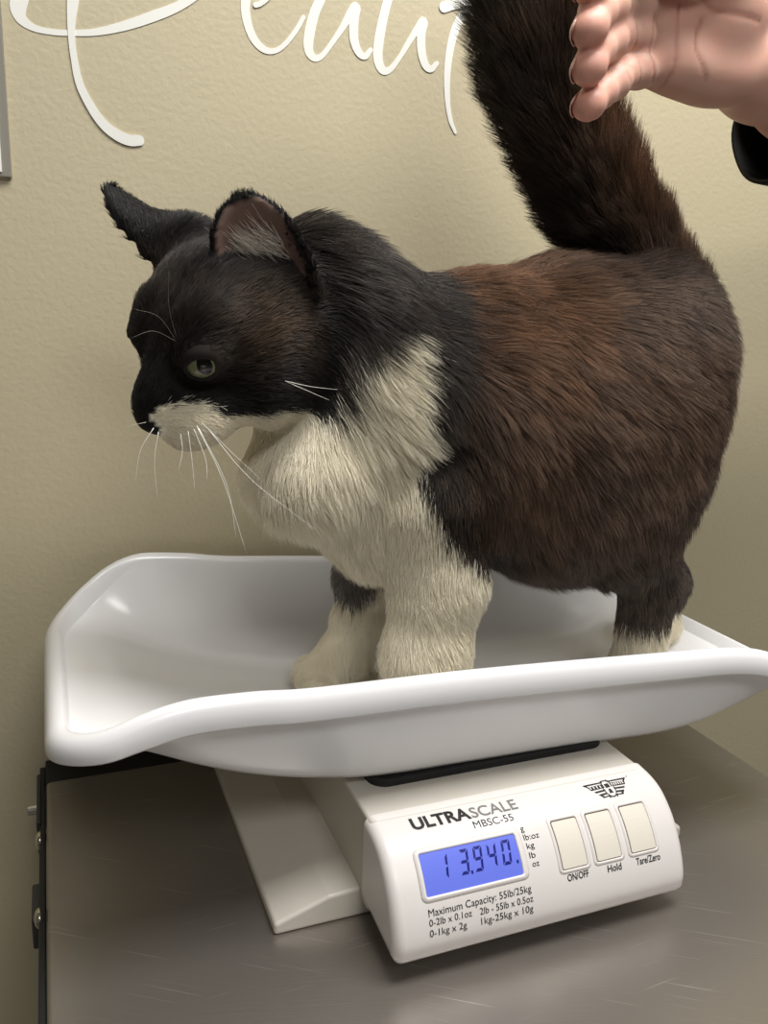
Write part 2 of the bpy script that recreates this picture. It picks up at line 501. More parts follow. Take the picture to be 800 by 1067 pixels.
BTN = [[(572, 859), (597, 852), (613, 899), (588, 906)], [(606, 850), (632, 844), (648, 892), (625, 897.5)], [(642, 842.5), (668, 836), (683, 882), (660, 890)]]
bx = [uvbox(q) for q in BTN]
v0 = sum(b[2] for b in bx) / 3; v1 = sum(b[3] for b in bx) / 3
m_gap = mat('dark_gap', srgb(96, 86, 74), 0.8)
for (u0, u1, _, _), nm in zip(bx, ('ON/OFF', 'Hold', 'Tare/Zero')):
    b = face_pad('button', (u0, u1, v0, v1), 0.0009, 0.002, 0.0012, m_button, scale); bevel(b, 0.0004, 2)
    b['label'] = 'ivory push button above the word ' + nm
    face_pad('button_well', (u0 - 0.0006, u1 + 0.0004, v0 - 0.0008, v1 + 0.0004), 0.0002, 0.001, 0.0013, m_gap, b)
    g = 0.0026
    face_ring('button_rim', (u0 - g, u1 + g, v0 - g - 0.001, v1 + g), (u0 - 0.0005, u1 + 0.0004, v0 - 0.0007, v1 + 0.0004), 0.003, 0.0014, 0.0, 0.0008, m_white, b)


def text_mesh(body, bold=0.0):
    cu = bpy.data.curves.new('t', 'FONT'); cu.body = body; cu.offset = bold; cu.resolution_u = 4
    to = bpy.data.objects.new('t', cu); COL.objects.link(to)
    dg = bpy.context.evaluated_depsgraph_get(); dg.update()
    me = bpy.data.meshes.new_from_object(to.evaluated_get(dg))
    bpy.data.objects.remove(to); bpy.data.curves.remove(cu)
    return me


def print_text(body, p_left, p_right, cap, m, bold=0.0, parent=None, slant=0.0, label='small black printed text'):
    """Ink on the face: baseline from sight line p_left to p_right; cap = sight-line height of a capital in px."""
    (ua, va), (ub, vb) = face_at(*p_left), face_at(*p_right)
    me = text_mesh(body, bold)
    co = np.array([v.co[:] for v in me.vertices])
    x0, x1 = co[:, 0].min(), co[:, 0].max()
    sx = (ub - ua) / (x1 - x0)
    h = abs(face_at(p_left[0], p_left[1])[1] - face_at(p_left[0] - cap * 0.25, p_left[1] - cap)[1])
    sy = h / 0.70
    vm = (va + vb) / 2
    for v in me.vertices:
        x, y = v.co.x, v.co.y
        v.co = Vector(face(ua + (x - x0 + slant * y) * sx, vm - y * sy, 0.00025))
    me.update()
    return obj('lettering', me, m, parent or scale, smooth=False, label=label)


def c6(x, y): return (410 + x / 4.706, 820 + y / 4.706)
print_text('ULTRA', c6(97, 212), c6(385, 152), 11.5, m_ink, 0.035, label='bold black printed word')
print_text('SCALE', c6(388, 152), c6(614, 106), 10.5, m_inkgrey, 0.012, label='grey printed word')
print_text('MBSC-55', c6(398, 204), c6(592, 164), 7.5, m_ink, 0.0)
for s, a, b in (('g', (624, 219), (641, 215)), ('lb:oz', (640, 261), (716, 248)), ('kg', (655, 303), (692, 297)), ('lb', (668, 350), (697, 344)), ('oz', (682, 391), (716, 385))):
    print_text(s, c6(*a), c6(*b), 6.2, m_ink, 0.0)
print_text('Maximum Capacity: 55lb/25kg', c6(172, 632), c6(676, 518), 7.6, m_ink, 0.0)
print_text('0-2lb x 0.1oz', c6(176, 683), c6(385, 634), 6.9, m_ink)
print_text('2lb - 55lb x 0.5oz', c6(424, 624), c6(685, 562), 6.9, m_ink)
print_text('0-1kg x 2g', c6(178, 735), c6(360, 692), 6.9, m_ink)
print_text('1kg-25kg x 10g', c6(430, 671), c6(685, 612), 6.9, m_ink)
def c8(x, y): return (360 + x / 1.818, 760 + y / 1.818)
print_text('ON/OFF', c8(421, 288), c8(461, 278), 7.0, m_ink, 0.012)
print_text('Hold', c8(497, 271), c8(523, 264), 7.0, m_ink, 0.012)
print_text('Tare/Zero', c8(551, 257), c8(596, 246), 7.0, m_ink, 0.012)

# winged emblem
def emblem():
    bm = bmesh.new()
    ua, va = face_at(608.5, 821.5); ub, vb = face_at(652.5, 812.5)
    uc, vc = (ua + ub) / 2, face_at(631, 821)[1]
    Wd = (ub - ua); Hh = Wd * 0.38
    def poly(pts, lift=0.00025):
        bm.faces.new([bm.verts.new(Vector(face(uc + x * Wd / 2, vc - y * Hh, lift))) for x, y in pts])
    for s in (-1, 1):
        def q(*p): poly([(s * a, b) for a, b in p])
        q((0.14, 0.42), (1.0, 0.42), (0.97, 0.32), (0.14, 0.34))         # upper edge of the wing
        q((1.0, 0.42), (0.46, -0.55), (0.38, -0.5), (0.90, 0.40))        # slanted tip
        q((0.16, 0.26), (0.86, 0.22), (0.80, -0.02), (0.16, 0.02))       # lettered bar
        q((0.2, -0.08), (0.72, -0.12), (0.66, -0.22), (0.2, -0.18))
        q((0.2, -0.28), (0.60, -0.32), (0.54, -0.42), (0.2, -0.38))
        q((0.16, -0.46), (0.50, -0.5), (0.46, -0.56), (0.16, -0.52))
        q((0.10, 0.55), (0.20, 0.42), (0.2, -0.6), (0.13, -0.62))        # inner upright
    ring = []
    for rr in (0.66, 0.58):
        ring.append([(rr * 0.40 * math.cos(a), rr * 0.85 * math.sin(a) - 0.05) for a in np.linspace(0, 2 * math.pi, 28)])
    for i in range(27): poly([ring[0][i], ring[0][i + 1], ring[1][i + 1], ring[1][i]])
    poly([(-0.10, 0.24), (0.10, 0.26), (0.10, 0.0), (-0.10, -0.02)])
    poly([(-0.05, -0.1), (0.05, -0.1), (0.09, -0.36), (-0.09, -0.36)])
    poly([(1.08, 0.50), (1.12, 0.50), (1.12, 0.42), (1.08, 0.42)])
    bmesh.ops.recalc_face_normals(bm, faces=bm.faces)
    m = obj('emblem', bm, m_ink, scale, smooth=False, label='winged emblem')
    bm2 = bmesh.new()
    # pale letters across the bar
    for s0, n in ((-0.80, 4), (0.2, 6)):
        for k in range(n):
            x = s0 + k * 0.6 / n
            bm2.faces.new([bm2.verts.new(Vector(face(uc + a * Wd / 2, vc - b * Hh, 0.0004))) for a, b in ((x, 0.2), (x + 0.06, 0.2), (x + 0.05, 0.04), (x + 0.01, 0.04))])
    bmesh.ops.recalc_face_normals(bm2, faces=bm2.faces)
    obj('emblem_lettering', bm2, m_white, m, smooth=False)
emblem()

# black weighing platform
o = obj('weighing_platform', prism('weighing_platform', round_rect(0.172, 0.345, 0.434, 0.62, 0.012, 6), 'z', 0.0715, 0.0772), m_rubber, scale, smooth=False, label='black weighing platform'); bevel(o, 0.0012, 2)

# ---- tray
TX_0, TX_1, TY_0, TY_1 = -0.0125, 0.512, 0.4045, 0.6600
TCORNER = {'fl': 0.036, 'bl': 0.078, 'fr': 0.036, 'br': 0.05}


def curve(pts):
    S = spline(pts, 10)
    return lambda x: np.interp(x, S[:, 0], S[:, 1])


tray_floor = curve([(-0.03, 0.136), (-0.0125, 0.1315), (0.0263, 0.1247), (0.0706, 0.105), (0.1007, 0.094), (0.1356, 0.0852), (0.1788, 0.0788), (0.2455, 0.0769), (0.3186, 0.0752), (0.388, 0.0728), (0.4332, 0.0774), (0.485, 0.0926), (0.512, 0.100), (0.53, 0.106)])
tray_crest_f = curve([(-0.03, 0.131), (-0.0125, 0.1395), (0.017, 0.149), (0.036, 0.1555), (0.06, 0.160), (0.095, 0.1595), (0.128, 0.157), (0.2286, 0.1548), (0.37, 0.148), (0.425, 0.1445), (0.46, 0.136), (0.49, 0.118), (0.512, 0.1065), (0.53, 0.102)])


def tray_crest(x, y):
    return tray_crest_f(x) + sstep(0.56, 0.645, y) * np.interp(x, [-.0125, .0, .012, .027, .043, .058, .09, .125, .22, .3], [0, .002, .0055, .0085, .0105, .011, .009, .0065, .001, 0])


def tray_height(x, y):
    """Upper surface of the tray inside its rolled rim."""
    zf = tray_floor(x) + 0.004; zc = tray_crest(x, y)
    if y < 0.53: t = np.clip((0.0335 - (y - TY_0)) / (0.0335 - 0.012), 0, 1) ** 1.25
    else: t = np.clip((0.066 - (TY_1 - y)) / (0.066 - 0.012), 0, 1) ** 2.0
    return zf + (np.maximum(zc - 0.003, zf) - zf) * t


def tray_mesh():
    def loop(d):
        x0, x1, y0, y1 = TX_0 + d, TX_1 - d, TY_0 + d, TY_1 - d
        h = (y1 - y0) / 2
        def R(k): return min(max(TCORNER[k] - d, 0.004), h * 0.98)
        cor = [(x1, y0, 'fr', -90, 1, -1), (x1, y1, 'br', 0, 1, 1), (x0, y1, 'bl', 90, -1, 1), (x0, y0, 'fl', 180, -1, -1)]
        arcs = []
        for cx, cy, nm, a0, sx, sy in cor:
            r = R(nm); c = (cx - sx * r, cy - sy * r)
            arcs.append([(c[0] + r * math.cos(math.radians(a0 + 90 * k / 18)), c[1] + r * math.sin(math.radians(a0 + 90 * k / 18))) for k in range(19)])
        pts = []
        for i, n in enumerate((36, 80, 36, 80)):            # same share of points on each side of every ring
            pts += arcs[i][:-1]
            p, q = arcs[i][-1], arcs[(i + 1) % 4][0]
            pts += [(p[0] + (q[0] - p[0]) * k / n, p[1] + (q[1] - p[1]) * k / n) for k in range(n)]
        return pts
    rings = []
    #       offset, drop below crest
    lip = [(0.0026, -0.0170), (0.0004, -0.0172), (0.0, -0.0160), (0.0, -0.010), (0.0008, -0.0055), (0.0026, -0.0020), (0.0055, 0.0), (0.0085, -0.0005), (0.0108, -0.0018)]
    for d, dr in lip:
        rings.append([(x, y, tray_crest(x, y) + dr * (1 - 0.3 * (1 - sstep(-0.01, 0.04, x)))) for x, y in loop(d)])
    for d in (0.0125, 0.014, 0.016, 0.018, 0.020, 0.022, 0.024, 0.026, 0.028, 0.030, 0.032, 0.034, 0.037, 0.040, 0.044, 0.048, 0.053, 0.058, 0.064, 0.072, 0.082, 0.094, 0.108, 0.120):
        rings.append([(x, y, float(tray_height(x, y))) for x, y in loop(d)])
    k = len(rings[0])
    verts = [p for r in rings for p in r]; faces = []
    for a in range(len(rings) - 1):
        for i in range(k):
            faces.append((a * k + i, a * k + (i + 1) % k, (a + 1) * k + (i + 1) % k, (a + 1) * k + i))
    a = (len(rings) - 1) * k
    faces.append(tuple(a + i for i in range(k)))
    me = pydata('tray', verts, faces)
    bm = bmesh.new(); bm.from_mesh(me); bmesh.ops.recalc_face_normals(bm, faces=bm.faces)
    bmesh.ops.triangulate(bm, faces=[f for f in bm.faces if len(f.verts) > 4])
    if sum(f.normal.z * f.calc_area() for f in bm.faces) < 0: bmesh.ops.reverse_faces(bm, faces=bm.faces)
    bm.to_mesh(me); bm.free()
    return me


tray = obj('tray', tray_mesh(), m_tray, scale, label='glossy white curved tray')
s_ = tray.modifiers.new('shell', 'SOLIDIFY'); s_.thickness = 0.0035; s_.offset = -1

# ---------------------------------------------------------------- cat
class Field:
    """A smooth union of soft solids on a grid, turned into one closed skin."""
    def __init__(self, lo, hi, h):
        self.lo = np.array(lo, float); self.h = h
        self.n = np.ceil((np.array(hi) - self.lo) / h).astype(int)
        self.D = np.full(self.n, 1.0, np.float32)
        self.prims = []

    def _block(self, lo, hi):
        a = np.clip(((lo - self.lo) / self.h).astype(int), 0, self.n); b = np.clip(((hi - self.lo) / self.h).astype(int) + 2, 0, self.n)
        sl = tuple(slice(i, j) for i, j in zip(a, b))
        ax = [self.lo[i] + self.h * np.arange(a[i], b[i]) for i in range(3)]
        return sl, np.stack(np.meshgrid(*ax, indexing='ij'), -1)

    def add(self, group, fn, lo, hi, k=0.012, cut=False):
        pad = k + 0.012
        sl, Pq = self._block(np.asarray(lo) - pad, np.asarray(hi) + pad)
        if 0 in Pq.shape: return
        d = fn(Pq); cur = self.D[sl]
        if cut:
            h = np.clip(0.5 - 0.5 * (cur + d) / k, 0, 1)
            self.D[sl] = cur * (1 - h) + (-d) * h + k * h * (1 - h)
        else:
            h = np.clip(0.5 + 0.5 * (cur - d) / k, 0, 1)
            self.D[sl] = cur * (1 - h) + d * h - k * h * (1 - h)
            self.prims.append((group, fn))

    def ball(self, group, c, r, rot=None, k=0.012, cut=False):
        c = np.asarray(c, float); r = np.asarray(r, float) * np.ones(3); Rm = np.eye(3) if rot is None else np.asarray(rot)
        def fn(Pq):
            q = (Pq - c) @ Rm.T
            k0 = np.linalg.norm(q / r, axis=-1); k1 = np.linalg.norm(q / (r * r), axis=-1) + 1e-9
            return k0 * (k0 - 1.0) / k1
        m = r.max(); self.add(group, fn, c - m, c + m, k, cut)

    def limb(self, group, a, b, ra, rb, k=0.012, flat=1.0):
        a = np.asarray(a, float); b = np.asarray(b, float); ba = b - a; L2 = ba.dot(ba)
        sc = np.array([1, 1 / flat, 1])
        def fn(Pq):
            t = np.clip((Pq - a) @ ba / L2, 0, 1)
            return np.linalg.norm((Pq - a - t[..., None] * ba) * sc, axis=-1) - (ra + (rb - ra) * t)
        m = max(ra, rb) * max(1, flat)
        self.add(group, fn, np.minimum(a, b) - m, np.maximum(a, b) + m, k)

    def label(self, V):
        names = sorted(set(g for g, _ in self.prims)); best = np.full(len(V), 9.0); lab = np.zeros(len(V), int)
        for g, fn in self.prims:
            d = fn(V); w = d < best
            best[w] = d[w]; lab[w] = names.index(g)
        return names, lab

    def skin(self, smooth=2):
        D = self.D; n = D.shape; S = D < 0
        c = sum(S[i:n[0] - 1 + i, j:n[1] - 1 + j, k:n[2] - 1 + k].astype(np.int8) for i in (0, 1) for j in (0, 1) for k in (0, 1))
        cells = np.argwhere((c > 0) & (c < 8)); idx = np.full(c.shape, -1, np.int64); idx[tuple(cells.T)] = np.arange(len(cells))
        acc = np.zeros((len(cells), 3)); cnt = np.zeros(len(cells))
        cor = [np.array(q) for q in ((0, 0, 0), (1, 0, 0), (0, 1, 0), (1, 1, 0), (0, 0, 1), (1, 0, 1), (0, 1, 1), (1, 1, 1))]
        for ax in range(3):
            for q in cor:
                if q[ax]: continue
                e = q.copy(); e[ax] = 1
                a = D[tuple((cells + q).T)]; b = D[tuple((cells + e).T)]
                w = (a < 0) != (b < 0); t = np.where(w, a / (a - b + 1e-12), 0)
                p = np.repeat(q[None].astype(float), len(cells), 0); p[:, ax] = t
                acc[w] += p[w]; cnt[w] += 1
        V = self.lo + self.h * (cells + acc / cnt[:, None])
        F = []
        for ax in range(3):
            o = [i for i in range(3) if i != ax]
            sa = [slice(None)] * 3; sb = [slice(None)] * 3; sa[ax] = slice(0, n[ax] - 1); sb[ax] = slice(1, n[ax])
            A_ = S[tuple(sa)]; B_ = S[tuple(sb)]; E = np.argwhere(A_ != B_)
            E = E[(E[:, o[0]] > 0) & (E[:, o[1]] > 0) & (E[:, o[0]] < n[o[0]] - 1) & (E[:, o[1]] < n[o[1]] - 1)]
            inside = A_[tuple(E.T)]
            q = []
            for da, db in ((-1, -1), (0, -1), (0, 0), (-1, 0)):
                cc = E.copy(); cc[:, o[0]] += da; cc[:, o[1]] += db; q.append(idx[tuple(cc.T)])
            q = np.stack(q, 1); flip = inside if ax != 1 else ~inside
            q[~flip] = q[~flip][:, ::-1]
            F.append(q)
        F = np.concatenate(F); F = F[(F >= 0).all(1)]
        E = np.concatenate([F[:, [0, 1]], F[:, [1, 2]], F[:, [2, 3]], F[:, [3, 0]]])
        for _ in range(smooth):
            for lam in (0.55, -0.56):
                s = np.zeros_like(V); m = np.zeros(len(V))
                for a, b in ((0, 1), (1, 0)):
                    np.add.at(s, E[:, a], V[E[:, b]]); np.add.at(m, E[:, a], 1)
                V = V + lam * (s / np.maximum(m, 1)[:, None] - V)
        return V, F


def quads_to_mesh(name, V, F):
    me = bpy.data.meshes.new(name)
    me.vertices.add(len(V)); me.vertices.foreach_set('co', V.astype(np.float32).ravel())
    me.loops.add(F.size); me.loops.foreach_set('vertex_index', F.astype(np.int32).ravel())
    me.polygons.add(len(F)); me.polygons.foreach_set('loop_start', np.arange(0, F.size, F.shape[1], dtype=np.int32))
    me.update(calc_edges=True); me.validate()
    return me


def vnormals(V, F):
    fn = np.cross(V[F[:, 2]] - V[F[:, 0]], V[F[:, 3]] - V[F[:, 1]])
    N = np.zeros_like(V)
    for i in range(4): np.add.at(N, F[:, i], fn)
    return N / (np.linalg.norm(N, axis=1)[:, None] + 1e-12)


def inside(poly, x, y):
    """Even-odd test of many points against one outline."""
    r = np.zeros(len(x), bool); P = np.asarray(poly); j = len(P) - 1
    for i in range(len(P)):
        c = ((P[i, 1] > y) != (P[j, 1] > y)) & (x < (P[j, 0] - P[i, 0]) * (y - P[i, 1]) / (P[j, 1] - P[i, 1] + 1e-12) + P[i, 0])
        r ^= c; j = i
    return r


def noise3(Pq, s, seed=0):
    """Cheap smooth value noise, -1..1."""
    rg = np.random.default_rng(seed); T = rg.random((32, 32, 32)) * 2 - 1
    q = Pq * s; i = np.floor(q).astype(int); f = q - i; f = f * f * (3 - 2 * f); out = 0
    for a in (0, 1):
        for b in (0, 1):
            for c in (0, 1):
                w = (f[:, 0] if a else 1 - f[:, 0]) * (f[:, 1] if b else 1 - f[:, 1]) * (f[:, 2] if c else 1 - f[:, 2])
                out = out + w * T[(i[:, 0] + a) % 32, (i[:, 1] + b) % 32, (i[:, 2] + c) % 32]
    return out


def px_m(p):
    """Metres of one photo pixel at a place point (used only for sizing the body)."""
    return float(AX[:, 2] @ (np.asarray(p) - CAM)) / FPX


YM = 0.515
BODY = Field((0.02, 0.345, 0.074), (0.535, 0.665, 0.66), 0.0026)


def body_ball(group, px, py, rx, rz, ry, y=YM, k=0.03, tilt=0.0):
    c = on_y(px, py, y); s = px_m(c); a = math.radians(tilt)
    R_ = np.array([[math.cos(a), 0, math.sin(a)], [0, 1, 0], [-math.sin(a), 0, math.cos(a)]])
    BODY.ball(group, c, (rx * s, ry, rz * s), R_, k)


# trunk: deep chest, full belly, round rump
body_ball('torso', 638, 412, 92, 130, 0.083, tilt=0)
body_ball('torso', 570, 430, 120, 150, 0.088)
body_ball('torso', 478, 430, 88, 136, 0.080)
body_ball('torso', 662, 352, 54, 62, 0.060)
body_ball('torso', 606, 500, 100, 86, 0.075)
body_ball('chest', 392, 482, 80, 92, 0.060, tilt=-25)
body_ball('chest', 425, 535, 66, 60, 0.052)
body_ball('neck', 322, 298, 54, 56, 0.046, y=0.502, k=0.02)
body_ball('neck', 352, 320, 46, 50, 0.048, y=0.505, k=0.02)
body_ball('chest', 322, 478, 54, 62, 0.046, y=0.495, tilt=-20)
body_ball('torso', 545, 512, 64, 58, 0.066)
# head frame: f towards the nose, s towards the camera side, u up
HYAW, HPITCH, HROLL, HS = 1.0249, 0.53, -0.142, 1.10
HC = np.array([0.0955, 0.4868, 0.3494])
_fh = np.array([-math.sin(HYAW), -math.cos(HYAW), 0]); _s = np.array([math.cos(HYAW), -math.sin(HYAW), 0]); _u = np.array([0, 0, 1.0])
HF = _fh * math.cos(HPITCH) - _u * math.sin(HPITCH); _u2 = _fh * math.sin(HPITCH) + _u * math.cos(HPITCH)
HSD = _s * math.cos(HROLL) + _u2 * math.sin(HROLL); HU = -_s * math.sin(HROLL) + _u2 * math.cos(HROLL)
HR = np.array([HF, HSD, HU])


def hd(f, s, u): return HC + HS * (HF * f + HSD * s + HU * u)


def head_ball(group, p, r, k=0.012, cut=False): BODY.ball(group, hd(*p), np.array(r) * HS, HR, k, cut)


body_ball('neck', 388, 392, 72, 82, 0.056, y=0.508, k=0.04)
BODY.limb('neck', on_y(392, 385, 0.508), hd(-0.018, 0, -0.012), 0.050, 0.041, 0.03)
head_ball('head', (-0.002, 0, 0.0), (0.044, 0.043, 0.041))
head_ball('head', (-0.012, 0.0, -0.010), (0.044, 0.047, 0.040))
for s in (-1, 1):
    head_ball('head', (0.006, 0.026 * s, -0.020), (0.030, 0.022, 0.024))
    head_ball('head', (0.027, (0.0195 if s > 0 else 0.0120) * s, 0.018), (0.014 if s > 0 else 0.011, 0.013, 0.012), 0.012)
    head_ball('muzzle', (0.0505 if s > 0 else 0.0445, 0.0095 * s, -0.0255), (0.0135, 0.0110, 0.0105), 0.006)
    head_ball('muzzle', (0.041, 0.017 * s, -0.022), (0.018, 0.013, 0.014), 0.01)
head_ball('muzzle', (0.043, 0, -0.014), (0.024, 0.019, 0.017), 0.01)
head_ball('muzzle', (0.041, 0, -0.037), (0.014, 0.012, 0.009), 0.006)
BODY.limb('bridge', hd(0.030, 0, 0.012), hd(0.0590, 0, -0.0105), 0.0145, 0.0088, 0.010)
head_ball('nose', (0.0640, 0.0, -0.0150), (0.0055, 0.0070, 0.0060), 0.004)
EYES = [(0.0335, -0.0185, 0.0100), (0.0395, 0.0222, 0.0100)]
for e_ in EYES:
    head_ball('head', (e_[0] - 0.001, e_[1], e_[2]), (0.0125, 0.0115, 0.0120), 0.006)
for e_ in EYES:          # lids: an almond opening cut around each eyeball
    s = 1 if e_[1] > 0 else -1
    head_ball('eye', (e_[0] + 0.008, e_[1] + 0.0075 * s, e_[2] - 0.0020), (0.0066, 0.0080, 0.0058), 0.002, cut=True)


# ears: thin curled shells
def ear(base, tip, face_dir, width, group='ear', t=0.0025):
    base = np.asarray(base, float); tip = np.asarray(tip, float)
    v = tip - base; Lh = np.linalg.norm(v); v /= Lh
    w = np.asarray(face_dir, float); w -= v * w.dot(v); w /= np.linalg.norm(w)
    u = np.cross(v, w)
    def fn(Pq, cup=False):
        q = Pq - base; a = q @ u; b = q @ v; c = q @ w
        h = np.clip(b / Lh, -0.3, 1)
        hw = width * 0.5 * np.sqrt(np.clip(1 - np.clip(h, 0, 1) ** 1.55, 0, 1)) * (1 + 0.12 * np.clip(h, 0, 1))
        bend = c - 0.55 * a * a / (width * 0.5) - 0.10 * b * h + 0.30 * width * (1 - np.clip(h, 0, 1)) ** 2 * (1 - (a / (width * 0.55)) ** 2).clip(0, 1)
        if cup: return np.stack([bend, np.abs(a) / np.maximum(hw, 1e-4), b / Lh], -1)
        side = np.abs(a) - hw; vert = np.maximum(b - Lh, -b - 0.012)
        return np.maximum(np.maximum(np.abs(bend) - t, side * 0.9), vert)
    m = Lh + width
    BODY.add(group, fn, base - m * 0.8, tip + m * 0.8, 0.004)
    return base, u, v, w, Lh, fn


yn, yf = 0.462, 0.515
EAR_N = ear(on_y(279, 298, yn), on_y(252, 202, yn - 0.006), (-0.35, -0.93, 0.05), 0.055)
EAR_F = ear(on_y(188, 258, yf), on_y(114, 189, yf + 0.006), (-0.72, 0.50, -0.45), 0.044)
BODY.ball('head', on_y(282, 300, yn + 0.012), 0.021, k=0.014)
BODY.ball('head', on_y(196, 262, yf), 0.018, k=0.014)
BODY.limb('ear', on_y(300, 292, yn), on_y(303, 312, yn - 0.002), 0.0045, 0.005, 0.004)


# legs
def floor_at(x): return float(tray_floor(x)) + 0.0045


def foot(px, py, y, lift=0.0):
    p = on_y(px, py, y); p[2] = floor_at(p[0]) + lift
    return p


NF = [on_y(445, 520, 0.478), on_y(456, 600, 0.470), on_y(444, 680, 0.466), foot(436, 735, 0.466, 0.019), foot(412, 740, 0.464, 0.012)]
for (a, b, ra, rb) in zip(NF, NF[1:], (0.042, 0.0285, 0.0250, 0.0180), (0.0285, 0.0250, 0.0195, 0.0140)):
    BODY.limb('fleg', a, b, ra, rb, 0.012)
for dy in (-0.014, -0.005, 0.005, 0.014):
    BODY.ball('paw', NF[4] + np.array([-0.006 + abs(dy) * 0.3, dy, -0.002]), (0.011, 0.0062, 0.0095), k=0.004)
FF = [on_y(398, 530, 0.548), on_y(380, 595, 0.552), on_y(374, 640, 0.553), on_y(362, 678, 0.552), foot(336, 692, 0.550, 0.0155)]
for (a, b, ra, rb) in zip(FF, FF[1:], (0.034, 0.0185, 0.0155, 0.0165), (0.0185, 0.0155, 0.0150, 0.0150)):
    BODY.limb('fleg', a, b, ra, rb, 0.010)
for dy in (-0.0150, -0.005, 0.005, 0.0150):
    BODY.ball('paw', FF[4] + np.array([-0.010 + abs(dy) * 0.35, dy, -0.002]), (0.0115, 0.0064, 0.0105), k=0.004)
BODY.ball('paw', foot(366, 700, 0.552, 0.010), (0.020, 0.014, 0.0095), k=0.006)
# hind legs: thigh, knee forward, hock back, upright shank
for y, dx in ((0.478, 0.0), (0.545, 0.012)):
    D = np.array([dx, 0, 0])
    HL = [on_y(645, 480, y + (0.012 if y < YM else -0.012)) + D, on_y(650, 560, y) + D, on_y(676, 606, y) + D, foot(662, 700, y, 0.020) + D, foot(648 if y < YM else 660, 716, y, 0.012) + D]
    for (a, b, ra, rb) in zip(HL, HL[1:], (0.050, 0.030, 0.0175, 0.0175), (0.030, 0.0185, 0.0170, 0.0135)):
        BODY.limb('hleg', a, b, ra, rb, 0.014)
    for dy in (-0.013, -0.0045, 0.0045, 0.013):
        BODY.ball('paw', HL[4] + np.array([-0.008 + abs(dy) * 0.3, dy, -0.002]), (0.0105, 0.006, 0.0095), k=0.004)
# tail, raised and curving up and to the left
TAIL = [on_y(px, py, y) for px, py, y in ((672, 322, YM), (655, 266, YM + 0.004), (611, 190, YM + 0.010), (575, 110, YM + 0.012), (554, 30, YM + 0.012), (546, -50, YM + 0.010), (545, -100, YM + 0.008))]
TAILS = spline(TAIL, 4)
tr = np.interp(np.linspace(0, 1, len(TAILS)), [0, 0.15, 0.5, 0.85, 1], [0.034, 0.027, 0.0215, 0.019, 0.010])
for i in range(len(TAILS) - 1): BODY.limb('tail', TAILS[i], TAILS[i + 1], tr[i], tr[i + 1], 0.006 if i else 0.02)

CV, CF = BODY.skin(2)
CN = vnormals(CV, CF)
if (CN * (CV - CV.mean(0))).sum() < 0: CF = CF[:, ::-1].copy(); CN = -CN
GN, GL = BODY.label(CV)
CE = np.concatenate([CF[:, [0, 1]], CF[:, [1, 2]], CF[:, [2, 3]], CF[:, [3, 0]]])


def spread(a, n):
    """Even out a per-vertex value over the skin."""
    a = np.asarray(a, float); two = a.ndim == 1
    if two: a = a[:, None]
    m = np.zeros(len(a)); np.add.at(m, CE[:, 0], 1); np.add.at(m, CE[:, 1], 1)
    for _ in range(n):
        s = np.zeros_like(a); np.add.at(s, CE[:, 0], a[CE[:, 1]]); np.add.at(s, CE[:, 1], a[CE[:, 0]])
        a = 0.4 * a + 0.6 * s / m[:, None]
    return a[:, 0] if two else a


def side(poly, y):
    """Outline of a coat marking, as seen from the cat's side (x, z)."""
    return [(p[0], p[2]) for p in (on_y(a, b, y) for a, b in poly)]


W_BODY = side([(414, 338), (419, 393), (425, 451), (433, 505), (458, 556), (500, 590), (535, 650), (530, 780), (200, 780), (200, 560), (225, 470), (250, 430), (300, 418), (338, 430), (352, 416), (356, 390), (358, 368), (385, 350)], 0.455)
W_SOCK = side([(600, 664), (648, 657), (680, 646), (704, 634), (770, 628), (770, 790), (600, 790)], 0.470)
D_ELBOW = side([(340, 572), (350, 618), (368, 627), (384, 606), (386, 580), (370, 570)], 0.545)


def head_plane(px, py, s):
    """(f, u) in the head frame where a sight line meets the plane at side offset s."""
    d = AX @ np.array([(px - CX) / FPX, (py - CY) / FPX, 1.0])
    o_ = HC + HS * HSD * s; t = HSD.dot(o_ - CAM) / HSD.dot(d)
    q = (CAM + d * t - HC) / HS
    return q.dot(HF), q.dot(HU)


W_FACE = [head_plane(a, b, 0.016) for a, b in ((160, 447), (172, 432), (184, 422), (199, 416), (210, 421))] + \
         [head_plane(a, b, 0.030) for a, b in ((222, 428), (235, 434), (250, 430), (269, 421), (296, 421), (308, 436), (332, 450), (345, 520), (250, 560), (150, 520))] + [head_plane(150, 470, 0.01)]
G_HEAD = [GN.index(g) for g in ('head', 'muzzle', 'bridge', 'nose')]


def g1(x, c, s): return np.exp(-0.5 * ((x - c) / s) ** 2)


